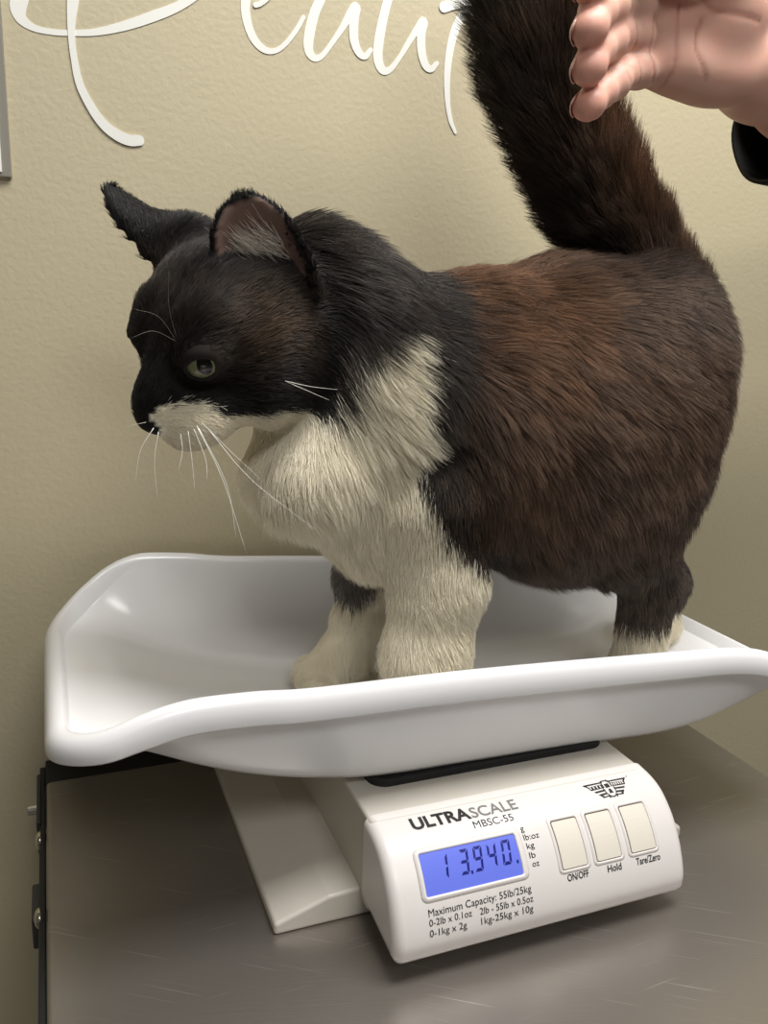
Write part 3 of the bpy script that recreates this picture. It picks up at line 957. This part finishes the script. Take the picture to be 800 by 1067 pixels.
def coat(Pq, lab, rg, jit=0.0035):
    """Coat colour (linear) at points of the skin: markings only."""
    n = len(Pq); Q = Pq + rg.normal(0, jit, (n, 3))
    col = np.empty((n, 3))
    dark = np.array(srgb(39, 35, 32)[:3]); brown = np.array(srgb(92, 82, 75)[:3]); rust = np.array(srgb(126, 93, 68)[:3]); white = np.array(srgb(252, 244, 222)[:3])
    def at(px, py): p = on_y(px, py, 0.44); return p[0], p[2]
    def blob(px, py, sx, sy): x, z = at(px, py); return g1(Pq[:, 0], x, sx * 0.00066) * g1(Pq[:, 2], z, sy * 0.00066)
    nz = noise3(Pq, 45, 3) * 0.5 + noise3(Pq, 110, 4) * 0.3
    rs = np.clip(1.1 * blob(525, 318, 62, 42) + 0.4 * blob(560, 375, 60, 45) + 0.45 * blob(520, 520, 70, 60) + 0.35 * blob(690, 440, 60, 80) + 0.3 * blob(640, 230, 60, 90) + nz * 0.22, 0, 1)
    zz = [at(400, py)[1] for py in (590, 500, 400, 330, 270)]; xx = [at(px, 400)[0] for px in (505, 440, 428, 428, 428)]
    xs = np.interp(Pq[:, 2], zz, xx)
    bk = np.clip(1.15 - (Pq[:, 0] - xs) / 0.062, 0, 1) * (1 - 0.35 * rs) + 0.25 * nz
    bk = np.clip(bk, 0, 1)
    col[:] = brown
    col += (rust - col) * rs[:, None]
    col += (dark - col) * bk[:, None]
    tl = lab == GN.index('tail')
    tcol = dark * 0.5 + brown * 0.5
    tl_x = np.interp(Pq[:, 2], TAILS[:, 2], TAILS[:, 0]); tb = np.clip((0.56 - Pq[:, 2]) / 0.12, 0, 1) * np.clip(0.45 + nz * 0.7 + (Pq[:, 0] - tl_x) * 22, 0, 1)
    col[tl] = tcol + (np.array(srgb(146, 120, 100)[:3]) - tcol) * tb[tl][:, None]
    hn = np.isin(lab, G_HEAD) | (lab == GN.index('ear'))
    col[hn] = np.array(srgb(29, 27, 26)[:3])
    hf, hu = ((Pq - HC) @ HF) / HS, ((Pq - HC) @ HU) / HS
    warm = np.clip(g1(hf, 0.010, 0.016) * g1(hu, 0.012, 0.012), 0, 1) * 0.8 * hn
    col += (np.array(srgb(96, 78, 62)[:3]) - col) * warm[:, None]
    nk = lab == GN.index('neck'); col[nk] = (0.65 * dark + 0.35 * brown) * (1 - 0.3 * nz[nk, None])
    wb = inside(W_BODY, Q[:, 0], Q[:, 2]) & ~hn & ~tl
    qf, qu = ((Q - HC) @ HF) / HS, ((Q - HC) @ HU) / HS
    q2 = ((Q - Pq) * 0.35 + Pq - HC) / HS
    wh = np.isin(lab, [GN.index('head'), GN.index('muzzle')]) & inside(W_FACE, q2 @ HF, q2 @ HU)
    wl = np.isin(lab, [GN.index('hleg'), GN.index('paw')]) & inside(W_SOCK, Q[:, 0], Q[:, 2] + 0.022 * (Pq[:, 1] > YM))
    fl = np.isin(lab, [GN.index('fleg'), GN.index('paw')]) & (Pq[:, 0] < 0.33)
    el = ~hn & ~tl & (Pq[:, 1] > 0.522) & inside(D_ELBOW, Q[:, 0], Q[:, 2]) & (nz < 0.35)
    fl |= ~hn & ~tl & (Q[:, 0] < at(410, 540)[0]) & (Q[:, 2] < at(410, 540)[1])
    zt = on_y(440, 592, 0.46)[2]
    fl &= (Q[:, 2] < zt) | inside(W_BODY, Q[:, 0], Q[:, 2]) | (Pq[:, 1] > 0.522)
    w = wb | wh | wl | fl
    col[w] = white
    col[el] = np.array(srgb(112, 105, 100)[:3])
    return col, w & ~el


cat = empty('cat', (0.30, YM, floor_at(0.30)), 'fluffy black and white tuxedo cat standing on the scale tray with its tail raised', 'cat')
base_col, isw = coat(CV, GL, RNG, 0.0)
nose_v = GL == GN.index('nose')
base_col[nose_v] = srgb(26, 22, 22)[:3]


def ear_inner(V, N, E_):
    q = E_[5](V, True)
    return (q[:, 0] > 0.0003) & (q[:, 0] < 0.012) & (q[:, 1] < 0.86) & (q[:, 2] > -0.02) & (q[:, 2] < 0.93)


inn = spread(((ear_inner(CV, CN, EAR_N) | ear_inner(CV, CN, EAR_F)) & (GL == GN.index('ear'))).astype(float), 4)
inn_c = np.clip((inn - 0.25) / 0.4, 0, 1)[:, None]; base_col += (np.array(srgb(128, 104, 94)[:3]) - base_col) * inn_c
inn = inn > 0.45
skin_me = quads_to_mesh('cat_body', CV, CF)
ca = skin_me.color_attributes.new('coat', 'FLOAT_COLOR', 'POINT')
ca.data.foreach_set('color', np.concatenate([base_col, np.ones((len(base_col), 1))], 1).astype(np.float32).ravel())


def coat_mat(name, rough, spec):
    m = mat(name, (1, 1, 1, 1), rough, 0, spec)
    nt = m.node_tree; a = nt.nodes.new('ShaderNodeAttribute'); a.attribute_name = 'coat'
    nt.links.new(a.outputs['Color'], nt.nodes['Principled BSDF'].inputs['Base Color'])
    return m


m_skin = coat_mat('cat_skin', 0.7, 0.15)
m_fur = coat_mat('cat_fur', 0.45, 0.28)
# hairs are paler towards their tips
_nt = m_fur.node_tree; _b = _nt.nodes['Principled BSDF']; _src = _b.inputs['Base Color'].links[0].from_socket
_hi = _nt.nodes.new('ShaderNodeHairInfo'); _mr = _nt.nodes.new('ShaderNodeMapRange')
_mr.inputs['To Min'].default_value = 0.62; _mr.inputs['To Max'].default_value = 1.38
_nt.links.new(_hi.outputs['Intercept'], _mr.inputs['Value'])
_mx = _nt.nodes.new('ShaderNodeMix'); _mx.data_type = 'RGBA'; _mx.blend_type = 'MULTIPLY'; _bw = _nt.nodes.new('ShaderNodeRGBToBW'); _nt.links.new(_src, _bw.inputs[0]); _iv = _nt.nodes.new('ShaderNodeMath'); _iv.operation = 'MULTIPLY_ADD'; _iv.use_clamp = True
_iv.inputs[1].default_value = -3.0; _iv.inputs[2].default_value = 1.1; _nt.links.new(_bw.outputs[0], _iv.inputs[0]); _nt.links.new(_iv.outputs[0], _mx.inputs['Factor'])
_nt.links.new(_src, _mx.inputs['A']); _nt.links.new(_mr.outputs['Result'], _mx.inputs['B']); _nt.links.new(_mx.outputs['Result'], _b.inputs['Base Color'])
cat_body = obj('body', skin_me, m_skin, cat)

# ---- fur: every hair is its own strand, combed along the lie of the coat
LEN = {'head': 0.0095, 'muzzle': 0.0042, 'bridge': 0.0042, 'nose': 0.0, 'ear': 0.0058, 'neck': 0.026, 'chest': 0.026, 'torso': 0.025, 'fleg': 0.012, 'hleg': 0.012, 'paw': 0.006, 'tail': 0.038}
LIFT = {'head': 0.28, 'muzzle': 0.2, 'bridge': 0.12, 'nose': 0.1, 'ear': 0.2, 'neck': 0.50, 'chest': 0.38, 'torso': 0.40, 'fleg': 0.30, 'hleg': 0.34, 'paw': 0.3, 'tail': 0.62}
vlen = spread(np.array([LEN[GN[i]] for i in GL]), 10); vlift = spread(np.array([LIFT[GN[i]] for i in GL]), 10)
eg = np.isin(GL, [GN.index('ear'), GN.index('nose'), GN.index('bridge'), GN.index('muzzle')])
vlen[eg] = np.minimum(vlen[eg], np.array([LEN[GN[i]] for i in GL])[eg] * 1.25)
deye = np.min([np.linalg.norm(CV - hd(e_[0] + 0.005, e_[1] * 1.2, e_[2]), axis=1) for e_ in EYES], axis=0)
vlen *= np.clip((deye - 0.0085) / 0.010, 0.0, 1)
vlen[inn] = 0
torso = GL == GN.index('torso')
vlen *= np.where(GL == GN.index('tail'), np.clip(0.55 + (CV[:, 2] - 0.37) / 0.12 * 0.45, 0.55, 1), 1)
low = np.clip((0.215 - CV[:, 2]) / 0.05, 0, 1) * torso
vlen += spread(low * 0.010, 6)


def flow(V, lab):
    f = np.tile(np.array([0.75, 0.0, -0.6]), (len(V), 1))
    h = np.clip((0.40 - V[:, 2]) / 0.14, 0, 1)                     # back to belly
    f[:, 0] = 1.0 - 0.50 * h; f[:, 2] = -0.12 - 0.85 * h
    rear = np.clip((V[:, 0] - 0.42) / 0.08, 0, 1); f[:, 2] -= rear * 0.6; f[:, 0] -= 0.3 * rear
    def setg(g, fn): m = lab == GN.index(g); f[m] = fn(V[m])
    nose = hd(0.068, 0, -0.012)
    for g in ('head', 'bridge', 'muzzle', 'nose'):
        setg(g, lambda v: (v - nose) / np.linalg.norm(v - nose, axis=1)[:, None] + np.array([0.15, 0, -0.25]))
    setg('ear', lambda v: np.tile(np.array([-0.2, 0, 1.0]), (len(v), 1)))
    setg('neck', lambda v: np.stack([np.full(len(v), 0.75), np.sign(v[:, 1] - 0.508) * 0.15, -0.25 - 4.0 * np.clip(0.39 - v[:, 2], 0, 0.16)], 1))
    setg('chest', lambda v: np.tile(np.array([0.30, 0, -1.0]), (len(v), 1)))
    for g in ('fleg', 'hleg'): setg(g, lambda v: np.tile(np.array([0.22, 0, -1.0]), (len(v), 1)))
    setg('paw', lambda v: np.tile(np.array([-0.9, 0, -0.4]), (len(v), 1)))
    m = lab == GN.index('tail')
    if m.any():
        q = V[m]; k = np.argmin(((q[:, None] - TAILS[None]) ** 2).sum(-1), 1)
        T = np.gradient(TAILS, axis=0); T /= np.linalg.norm(T, axis=1)[:, None]
        f[m] = T[k]
    return f


vflow = spread(flow(CV, GL), 8)
N_HAIR = 420000
tri = np.concatenate([CF[:, [0, 1, 2]], CF[:, [0, 2, 3]]])
ar = 0.5 * np.linalg.norm(np.cross(CV[tri[:, 1]] - CV[tri[:, 0]], CV[tri[:, 2]] - CV[tri[:, 0]]), axis=1)
short = np.array([1.9 if GN[g] in ('head', 'muzzle', 'bridge', 'ear', 'paw') else 1.0 for g in GL])
ar = ar * short[tri[:, 0]] * (vlen[tri].min(1) > 0.0012)
pick = RNG.choice(len(tri), N_HAIR, p=ar / ar.sum())
b1 = RNG.random(N_HAIR); b2 = RNG.random(N_HAIR); fl_ = b1 + b2 > 1; b1[fl_] = 1 - b1[fl_]; b2[fl_] = 1 - b2[fl_]
B3 = np.stack([1 - b1 - b2, b1, b2], 1)


def onskin(a): return (a[tri[pick]] * (B3[..., None] if a.ndim == 2 else B3)).sum(1)


root = onskin(CV); nrm = onskin(CN); nrm /= np.linalg.norm(nrm, axis=1)[:, None]
fl = onskin(vflow); ln = onskin(vlen) * RNG.uniform(0.72, 1.22, N_HAIR); lf = onskin(vlift)
swirl = np.stack([noise3(root, 38, 21), noise3(root, 38, 22), noise3(root, 38, 23)], 1)
fl = fl / np.linalg.norm(fl, axis=1)[:, None] + 0.42 * swirl + RNG.normal(0, 0.13, (N_HAIR, 3))
tg = fl - nrm * (fl * nrm).sum(1)[:, None]; tg /= np.linalg.norm(tg, axis=1)[:, None] + 1e-9
lf = np.clip(lf + RNG.normal(0, 0.07, N_HAIR) + 0.10 * noise3(root, 60, 24), 0.05, 0.95)
d0 = tg * np.sqrt(1 - lf ** 2)[:, None] + nrm * lf[:, None]
lab = GL[tri[pick, 0]]
stiff = np.where(lab == GN.index('tail'), 0.35, 1.0)
bend = (-nrm * (0.55 * lf)[:, None] + np.array([0, 0, -0.16])) * stiff[:, None]
KS = np.linspace(0, 1, 6)
pts = root[:, None] + ln[:, None, None] * (KS[None, :, None] * d0[:, None] + (KS ** 2)[None, :, None] * 0.5 * bend[:, None])
# locks: tips lean towards the tip of a near leader
from mathutils.kdtree import KDTree
NC = 11000
lead = RNG.choice(N_HAIR, NC, replace=False)
kd = KDTree(NC)
for i, r in enumerate(lead): kd.insert(root[r], i)
kd.balance()
near = np.array([kd.find(p)[1] for p in root])
L_ = lead[near]
cl = RNG.uniform(0.25, 0.75, N_HAIR) * np.clip((ln - 0.006) / 0.010, 0, 1)
delta = (pts[L_] - root[L_][:, None]) + (root[L_] - root)[:, None] * 1.0 - (pts - root[:, None])
delta *= np.minimum(1.0, ln / ln[L_])[:, None, None]
pts = pts + delta * (KS ** 1.5)[None, :, None] * cl[:, None, None] * 0.8
hcol, hw_ = coat(root, lab, RNG, 0.0030)
lock = RNG.uniform(0.6, 1.45, NC)[near] * RNG.uniform(0.65, 1.4, N_HAIR)
lock = np.where(hw_, 1 - (1 - np.clip(lock, 0, 1)) * 0.14, lock)
hcol = np.clip(hcol * lock[:, None], 0, 0.99)
pale = (RNG.random(N_HAIR) < 0.02) & ~hw_ & np.isin(lab, [GN.index('torso'), GN.index('neck'), GN.index('tail')])
hcol[pale] = np.array(srgb(120, 104, 92)[:3])
inside_floor = pts[..., 2] < tray_floor(pts[..., 0]) + 0.005
pts[..., 2] = np.where(inside_floor & (pts[..., 2] < 0.12), np.maximum(pts[..., 2], tray_floor(pts[..., 0]) + 0.005), pts[..., 2])


def strands(name, pts, rad, col, m, parent):
    n, k, _ = pts.shape
    hc = bpy.data.hair_curves.new(name)
    hc.add_curves([k] * n)
    hc.attributes['position'].data.foreach_set('vector', pts.astype(np.float32).ravel())
    r = hc.attributes.get('radius') or hc.attributes.new('radius', 'FLOAT', 'POINT')
    r.data.foreach_set('value', rad.astype(np.float32).ravel())
    c = hc.attributes.new('coat', 'FLOAT_COLOR', 'CURVE')
    c.data.foreach_set('color', np.concatenate([col, np.ones((n, 1))], 1).astype(np.float32).ravel())
    hc.materials.append(m)
    o = bpy.data.objects.new(name, hc); COL.objects.link(o)
    return put(o, parent)


rad = np.where(np.isin(lab, G_HEAD), 0.00012, 0.000145)[:, None] * np.array([1.0, 1.0, 0.9, 0.75, 0.5, 0.15])[None]
fur = strands('fur', pts, rad, hcol, m_fur, cat)

# pale hair tufts inside the ears
for E_, k in ((EAR_N, 420), (EAR_F, 40)):
    b, u, v, w, Lh, _ = E_
    rt = b[None] + v * RNG.uniform(0.10, 0.52, k)[:, None] * Lh + u * RNG.uniform(-0.008, 0.019, k)[:, None]
    rt = rt + w * 0.001
    dr = -u * RNG.uniform(0.2, 1.0, k)[:, None] * (1 if E_ is EAR_N else 1) + v * RNG.uniform(0.1, 0.6, k)[:, None] + w * RNG.uniform(0.15, 0.5, k)[:, None]
    dr /= np.linalg.norm(dr, axis=1)[:, None]
    ll = RNG.uniform(0.010, 0.022, k)
    pp = rt[:, None] + ll[:, None, None] * (KS[None, :, None] * dr[:, None] + (KS ** 2)[None, :, None] * 0.25 * (v - w)[None, None])
    strands('ear_tuft', pp, np.full((k, 6), 0.00012) * np.array([1, 1, .9, .75, .5, .2]), np.tile(np.array(srgb(228, 218, 204)[:3]), (k, 1)) * RNG.uniform(0.6, 1.1, (k, 1)), m_fur, cat)


# eyes
def eye_mat():
    m = mat('cat_eye', srgb(120, 122, 70), 0.04, spec=0.35)
    nt = m.node_tree; b = nt.nodes['Principled BSDF']; L = nt.links
    tc = nt.nodes.new('ShaderNodeTexCoord'); sp = nt.nodes.new('ShaderNodeSeparateXYZ'); L.new(tc.outputs['Object'], sp.inputs[0])
    def math_(op, a, c):
        q = nt.nodes.new('ShaderNodeMath'); q.operation = op
        for i, x in enumerate((a, c)):
            if isinstance(x, (int, float)): q.inputs[i].default_value = x
            else: L.new(x, q.inputs[i])
        return q.outputs[0]
    # local z is the gaze; x across, y up
    ex = math_('DIVIDE', sp.outputs[0], 0.0038); ey = math_('DIVIDE', sp.outputs[1], 0.0058)
    r2 = math_('ADD', math_('MULTIPLY', ex, ex), math_('MULTIPLY', ey, ey))
    pup = math_('LESS_THAN', r2, 1.0)
    rr = math_('SQRT', math_('ADD', math_('MULTIPLY', sp.outputs[0], sp.outputs[0]), math_('MULTIPLY', sp.outputs[1], sp.outputs[1])), 0.0)
    ramp = nt.nodes.new('ShaderNodeValToRGB'); el = ramp.color_ramp.elements
    L.new(math_('DIVIDE', rr, 0.011), ramp.inputs['Fac'])
    el[0].position = 0.25; el[0].color = srgb(112, 114, 82)
    el[1].position = 0.95; el[1].color = srgb(26, 24, 18)
    q = el.new(0.62); q.color = srgb(122, 124, 94)
    mx = nt.nodes.new('ShaderNodeMix'); mx.data_type = 'RGBA'
    L.new(pup, mx.inputs['Factor']); L.new(ramp.outputs['Color'], mx.inputs['A']); mx.inputs['B'].default_value = (0.004, 0.004, 0.004, 1)
    L.new(mx.outputs['Result'], b.inputs['Base Color'])
    return m


m_eye = eye_mat()
for e_ in EYES:
    s = 1 if e_[1] > 0 else -1
    bm = bmesh.new(); bmesh.ops.create_uvsphere(bm, u_segments=32, v_segments=20, radius=0.0105 * HS)
    c = hd(e_[0] - 0.0008, e_[1] - 0.0004 * s, e_[2])
    gz = HF * 0.62 + HSD * (0.78 * s) + HU * 0.02; gz /= np.linalg.norm(gz)
    up = HU - gz * HU.dot(gz); up /= np.linalg.norm(up); xr_ = np.cross(up, gz)
    me = bpy.data.meshes.new('eye'); bm.to_mesh(me); bm.free()
    o = obj('eye', me, m_eye, None, label='pale green eye with a dark pupil')
    o.parent = cat
    W = Matrix.Identity(4)
    for i in range(3): W[i][0] = xr_[i]; W[i][1] = up[i]; W[i][2] = gz[i]; W[i][3] = c[i]
    o.matrix_parent_inverse = Matrix.Translation(-cat.location); o.matrix_basis = W


# whiskers: fine tapering rods
m_whisk = mat('white_whisker', srgb(240, 238, 228), 0.4)


def rod(name, P, r0, r1, m, parent, seg=6):
    P = np.asarray(P); n = len(P)
    T = np.gradient(P, axis=0); T /= np.linalg.norm(T, axis=1)[:, None]
    a = np.array([0.31, 0.9, 0.3]); N1 = np.cross(T, a); N1 /= np.linalg.norm(N1, axis=1)[:, None]; N2 = np.cross(T, N1)
    rr = np.linspace(r0, r1, n)
    V = np.concatenate([P[i] + rr[i] * (np.cos(t) * N1[i] + np.sin(t) * N2[i])[None] for i in range(n) for t in np.linspace(0, 2 * math.pi, seg, endpoint=False)])
    F = [(i * seg + k, i * seg + (k + 1) % seg, (i + 1) * seg + (k + 1) % seg, (i + 1) * seg + k) for i in range(n - 1) for k in range(seg)]
    F += [tuple(range(seg))[::-1], tuple(range((n - 1) * seg, n * seg))]
    return obj(name, pydata(name, V, F), m, parent)


WH = [  # photo points at start, middle and end, with depths
    ((205, 444), (232, 500), (257, 577), 0.425, 0.405, 0.00022), ((207, 446), (236, 505), (246, 560), 0.425, 0.410, 0.00020),
    ((216, 446), (262, 500), (330, 553), 0.428, 0.400, 0.00020), ((202, 447), (214, 478), (216, 500), 0.424, 0.412, 0.00016),
    ((196, 449), (200, 480), (203, 512), 0.424, 0.412, 0.00014), ((210, 440), (240, 470), (272, 500), 0.428, 0.408, 0.00016),
    ((188, 452), (190, 470), (186, 490), 0.424, 0.414, 0.00014), ((160, 446), (146, 470), (141, 503), 0.432, 0.430, 0.00020), ((165, 450), (161, 480), (164, 520), 0.430, 0.425, 0.00018),
    ((152, 440), (130, 446), (118, 462), 0.445, 0.462, 0.00014), ((297, 397), (325, 403), (352, 406), 0.434, 0.425, 0.00018), ((299, 398), (320, 407), (343, 417), 0.434, 0.425, 0.00018)]
for a, b, c, ya, yc, r in WH:
    P = spline([on_y(*a, ya), on_y(*b, (ya + yc) / 2), on_y(*c, yc)], 6)
    rod('whisker', P, r, r * 0.35, m_whisk, cat_body)
m_brow = mat('grey_brow_whisker', srgb(112, 106, 98), 0.45)
for a, b, c in (((184, 352), (176, 320), (176, 283)), ((183, 354), (165, 330), (140, 322)), ((184, 356), (160, 345), (137, 352))):
    rod('brow_whisker', spline([on_y(*a, 0.442), on_y(*b, 0.432), on_y(*c, 0.428)], 6), 0.00016, 0.00006, m_brow, cat_body)

# ---------------------------------------------------------------- person: a hand and forearm reaching in at the top right
HAND = Field((0.22, 0.335, 0.38), (0.68, 0.645, 0.60), 0.0017)


def hp(px, py, y): return on_y(px, py, y)


FINGERS = {
    'pinky': ([(677, 70, 0.424), (649, 77, 0.402), (626, 96, 0.388), (610, 111, 0.380)], (0.0094, 0.0084, 0.0078, 0.0066)),
    'ring': ([(674, 40, 0.427), (641, 35, 0.400), (622, 52, 0.383), (611, 73, 0.375)], (0.0108, 0.0094, 0.0086, 0.0072)),
    'middle': ([(676, 14, 0.429), (642, 2, 0.399), (622, 13, 0.380), (612, 33, 0.372)], (0.0112, 0.0097, 0.0089, 0.0074)),
    'index': ([(682, -20, 0.430), (648, -38, 0.401), (625, -32, 0.381), (613, -13, 0.373)], (0.0112, 0.0097, 0.0088, 0.0073))}
WR = hp(806, 84, 0.446)
for nm, (J, R_) in FINGERS.items():
    Jp = [hp(*j) for j in J]
    HAND.limb('palm', WR + (Jp[0] - WR) * 0.12, Jp[0], 0.0165, R_[0] * 1.12, 0.014)
    for a, b, ra, rb in zip(Jp, Jp[1:], R_, R_[1:]): HAND.limb(nm, a, b, ra, rb, 0.0022)
    for a, b, r in ((Jp[0], Jp[1], R_[0]), (Jp[1], Jp[2], R_[1])):      # soft pads between the joints
        HAND.ball(nm, (a + b) / 2 + np.array([0, -0.0022, 0]), (r * 1.02, r * 0.9, r * 0.98), k=0.004)
    HAND.ball(nm, Jp[3] * 0.75 + Jp[2] * 0.25 + np.array([0, -0.001, -0.0008]), R_[3] * 1.10, k=0.003)
HAND.ball('palm', hp(738, 78, 0.432), (0.028, 0.014, 0.0155), k=0.012)      # heel of the little-finger side
HAND.ball('palm', hp(704, 68, 0.428), (0.018, 0.012, 0.0125), k=0.010)
HAND.ball('palm', hp(752, 8, 0.424), (0.028, 0.016, 0.022), k=0.012)         # thumb base
TH = [hp(770, 10, 0.430), hp(728, -40, 0.408), hp(698, -62, 0.392), hp(676, -70, 0.384)]
for a, b, ra, rb in zip(TH, TH[1:], (0.017, 0.0118, 0.0105), (0.0118, 0.0105, 0.0085)): HAND.limb('thumb', a, b, ra, rb, 0.006)
EL = WR + np.array([0.215, 0.060, -0.012])
HAND.limb('arm', WR + np.array([-0.012, 0, 0]), WR + np.array([0.03, 0.009, -0.006]), 0.0225, 0.0235, 0.016)
HAND.limb('arm', WR + np.array([0.03, 0.009, -0.006]), EL, 0.0235, 0.034, 0.012)
HV, HFc = HAND.skin(3)
HN = vnormals(HV, HFc)
if (HN * (HV - HV.mean(0))).sum() < 0: HFc = HFc[:, ::-1].copy(); HN = -HN
# palm and finger creases pressed into the skin
CRE = [([(712, 4), (707, 40), (704, 70), (699, 98)], 0.0011, 0.0013), ([(673, 20), (668, 50), (670, 74), (674, 92)], 0.0010, 0.0010), ([(728, -6), (740, 10), (762, 16), (790, 22)], 0.0014, 0.0005),
       ([(646, 72), (650, 94)], 0.0008, 0.0008), ([(622, 88), (632, 108)], 0.0008, 0.0006), ([(641, 36), (646, 56)], 0.0008, 0.0008), ([(732, 20), (726, 50), (740, 80)], 0.0012, 0.0005)]
hcolr = np.tile(np.array(srgb(236, 190, 170)[:3]), (len(HV), 1))
red = np.clip(0.5 + 0.5 * noise3(HV, 90, 8), 0, 1)[:, None]
hcolr += (np.array(srgb(230, 168, 150)[:3]) - hcolr) * red * 0.6
for pl, wd, dp in CRE:
    S = spline([hp(a, b, 0.412) for a, b in pl], 10)
    d = np.sqrt(((HV[:, None, [0, 2]] - S[None][:, :, [0, 2]]) ** 2).sum(-1)).min(1)
    w_ = np.exp(-(d / wd) ** 2) * np.clip(-HN[:, 1] * 1.5, 0, 1)
    HV = HV - HN * (w_ * dp)[:, None]
    hcolr += (np.array(srgb(176, 108, 92)[:3]) - hcolr) * (w_ * 0.55)[:, None]
for nm, (J, R_) in FINGERS.items():          # rosier finger tips
    d = np.linalg.norm(HV - hp(*J[3]), axis=1); hcolr += (np.array(srgb(222, 148, 130)[:3]) - hcolr) * (np.clip(1 - d / 0.016, 0, 1) * 0.7)[:, None]
person = empty('person', tuple(WR), "person's cupped bare hand in a black sleeve reaching in above the cat's tail", 'person')
hand_me = quads_to_mesh('hand', HV, HFc)
ca = hand_me.color_attributes.new('coat', 'FLOAT_COLOR', 'POINT')
ca.data.foreach_set('color', np.concatenate([hcolr, np.ones((len(hcolr), 1))], 1).astype(np.float32).ravel())
m_hand = coat_mat('hand_skin', 0.48, 0.4)
b_ = m_hand.node_tree.nodes['Principled BSDF']; b_.inputs['Subsurface Weight'].default_value = 0.25; b_.inputs['Subsurface Radius'].default_value = (0.008, 0.003, 0.0015); b_.inputs['Subsurface Scale'].default_value = 0.6
obj('body', hand_me, m_hand, person, label='bare hand and forearm')
# finger nails on the backs of the finger tips
m_nail = mat('finger_nail', srgb(232, 190, 176), 0.25)
for nm, (J, R_) in FINGERS.items():
    a, b = hp(*J[2]), hp(*J[3]); ax_ = (b - a) / np.linalg.norm(b - a)
    out = np.array([-0.55, 0.75, 0.25]); out -= ax_ * out.dot(ax_); out /= np.linalg.norm(out); sd = np.cross(ax_, out)
    c0 = b + ax_ * 0.0005; r = R_[3] * 1.06
    V, F = [], []
    for i, t in enumerate(np.linspace(-0.0052, 0.0050, 7)):
        wv = 0.85 * math.sqrt(max(0.05, 1 - (abs(t) / 0.0062) ** 3))
        for k_, an in enumerate(np.linspace(-wv, wv, 9)):
            V.append(c0 + ax_ * t + (out * math.cos(an) + sd * math.sin(an)) * (r + 0.0003 - 0.9 * max(t, 0) ** 2 * 60))
    F = [(i * 9 + k_, i * 9 + k_ + 1, (i + 1) * 9 + k_ + 1, (i + 1) * 9 + k_) for i in range(6) for k_ in range(8)]
    o = obj('finger_nail', pydata('finger_nail', V, F), m_nail, person)
    so = o.modifiers.new('thickness', 'SOLIDIFY'); so.thickness = 0.0005; so.offset = -1

# black sleeve: a loose cuff round the forearm, open towards the hand
m_sleeve = mat('black_sleeve_cloth', srgb(17, 18, 18), 0.8, bump=(300, 0.0006, 0.3))
ad = (EL - WR); ad /= np.linalg.norm(ad)
sa = np.cross(ad, np.array([0, 0, 1.0])); sa /= np.linalg.norm(sa); sb = np.cross(sa, ad)
V, F = [], []; NS, NA = 26, 48
s0 = hp(808, 138, 0.466)
for i in range(NS):
    t = i / (NS - 1); c = s0 + (EL + ad * 0.03 - s0) * t
    for k_ in range(NA):
        a = 2 * math.pi * k_ / NA
        r = 0.0325 + 0.011 * t + 0.0016 * math.sin(3 * a + 5 * t) + 0.0018 * math.sin(17 * t + 2 * a) * t
        V.append(c + (sa * math.cos(a) + sb * math.sin(a) * 0.92) * r + ad * 0.004 * math.sin(2 * a + 1))
F = [(i * NA + k_, i * NA + (k_ + 1) % NA, (i + 1) * NA + (k_ + 1) % NA, (i + 1) * NA + k_) for i in range(NS - 1) for k_ in range(NA)]
slv = obj('sleeve', pydata('sleeve', V, F), m_sleeve, person, label='black sleeve')
so = slv.modifiers.new('thickness', 'SOLIDIFY'); so.thickness = 0.0028; so.offset = 0
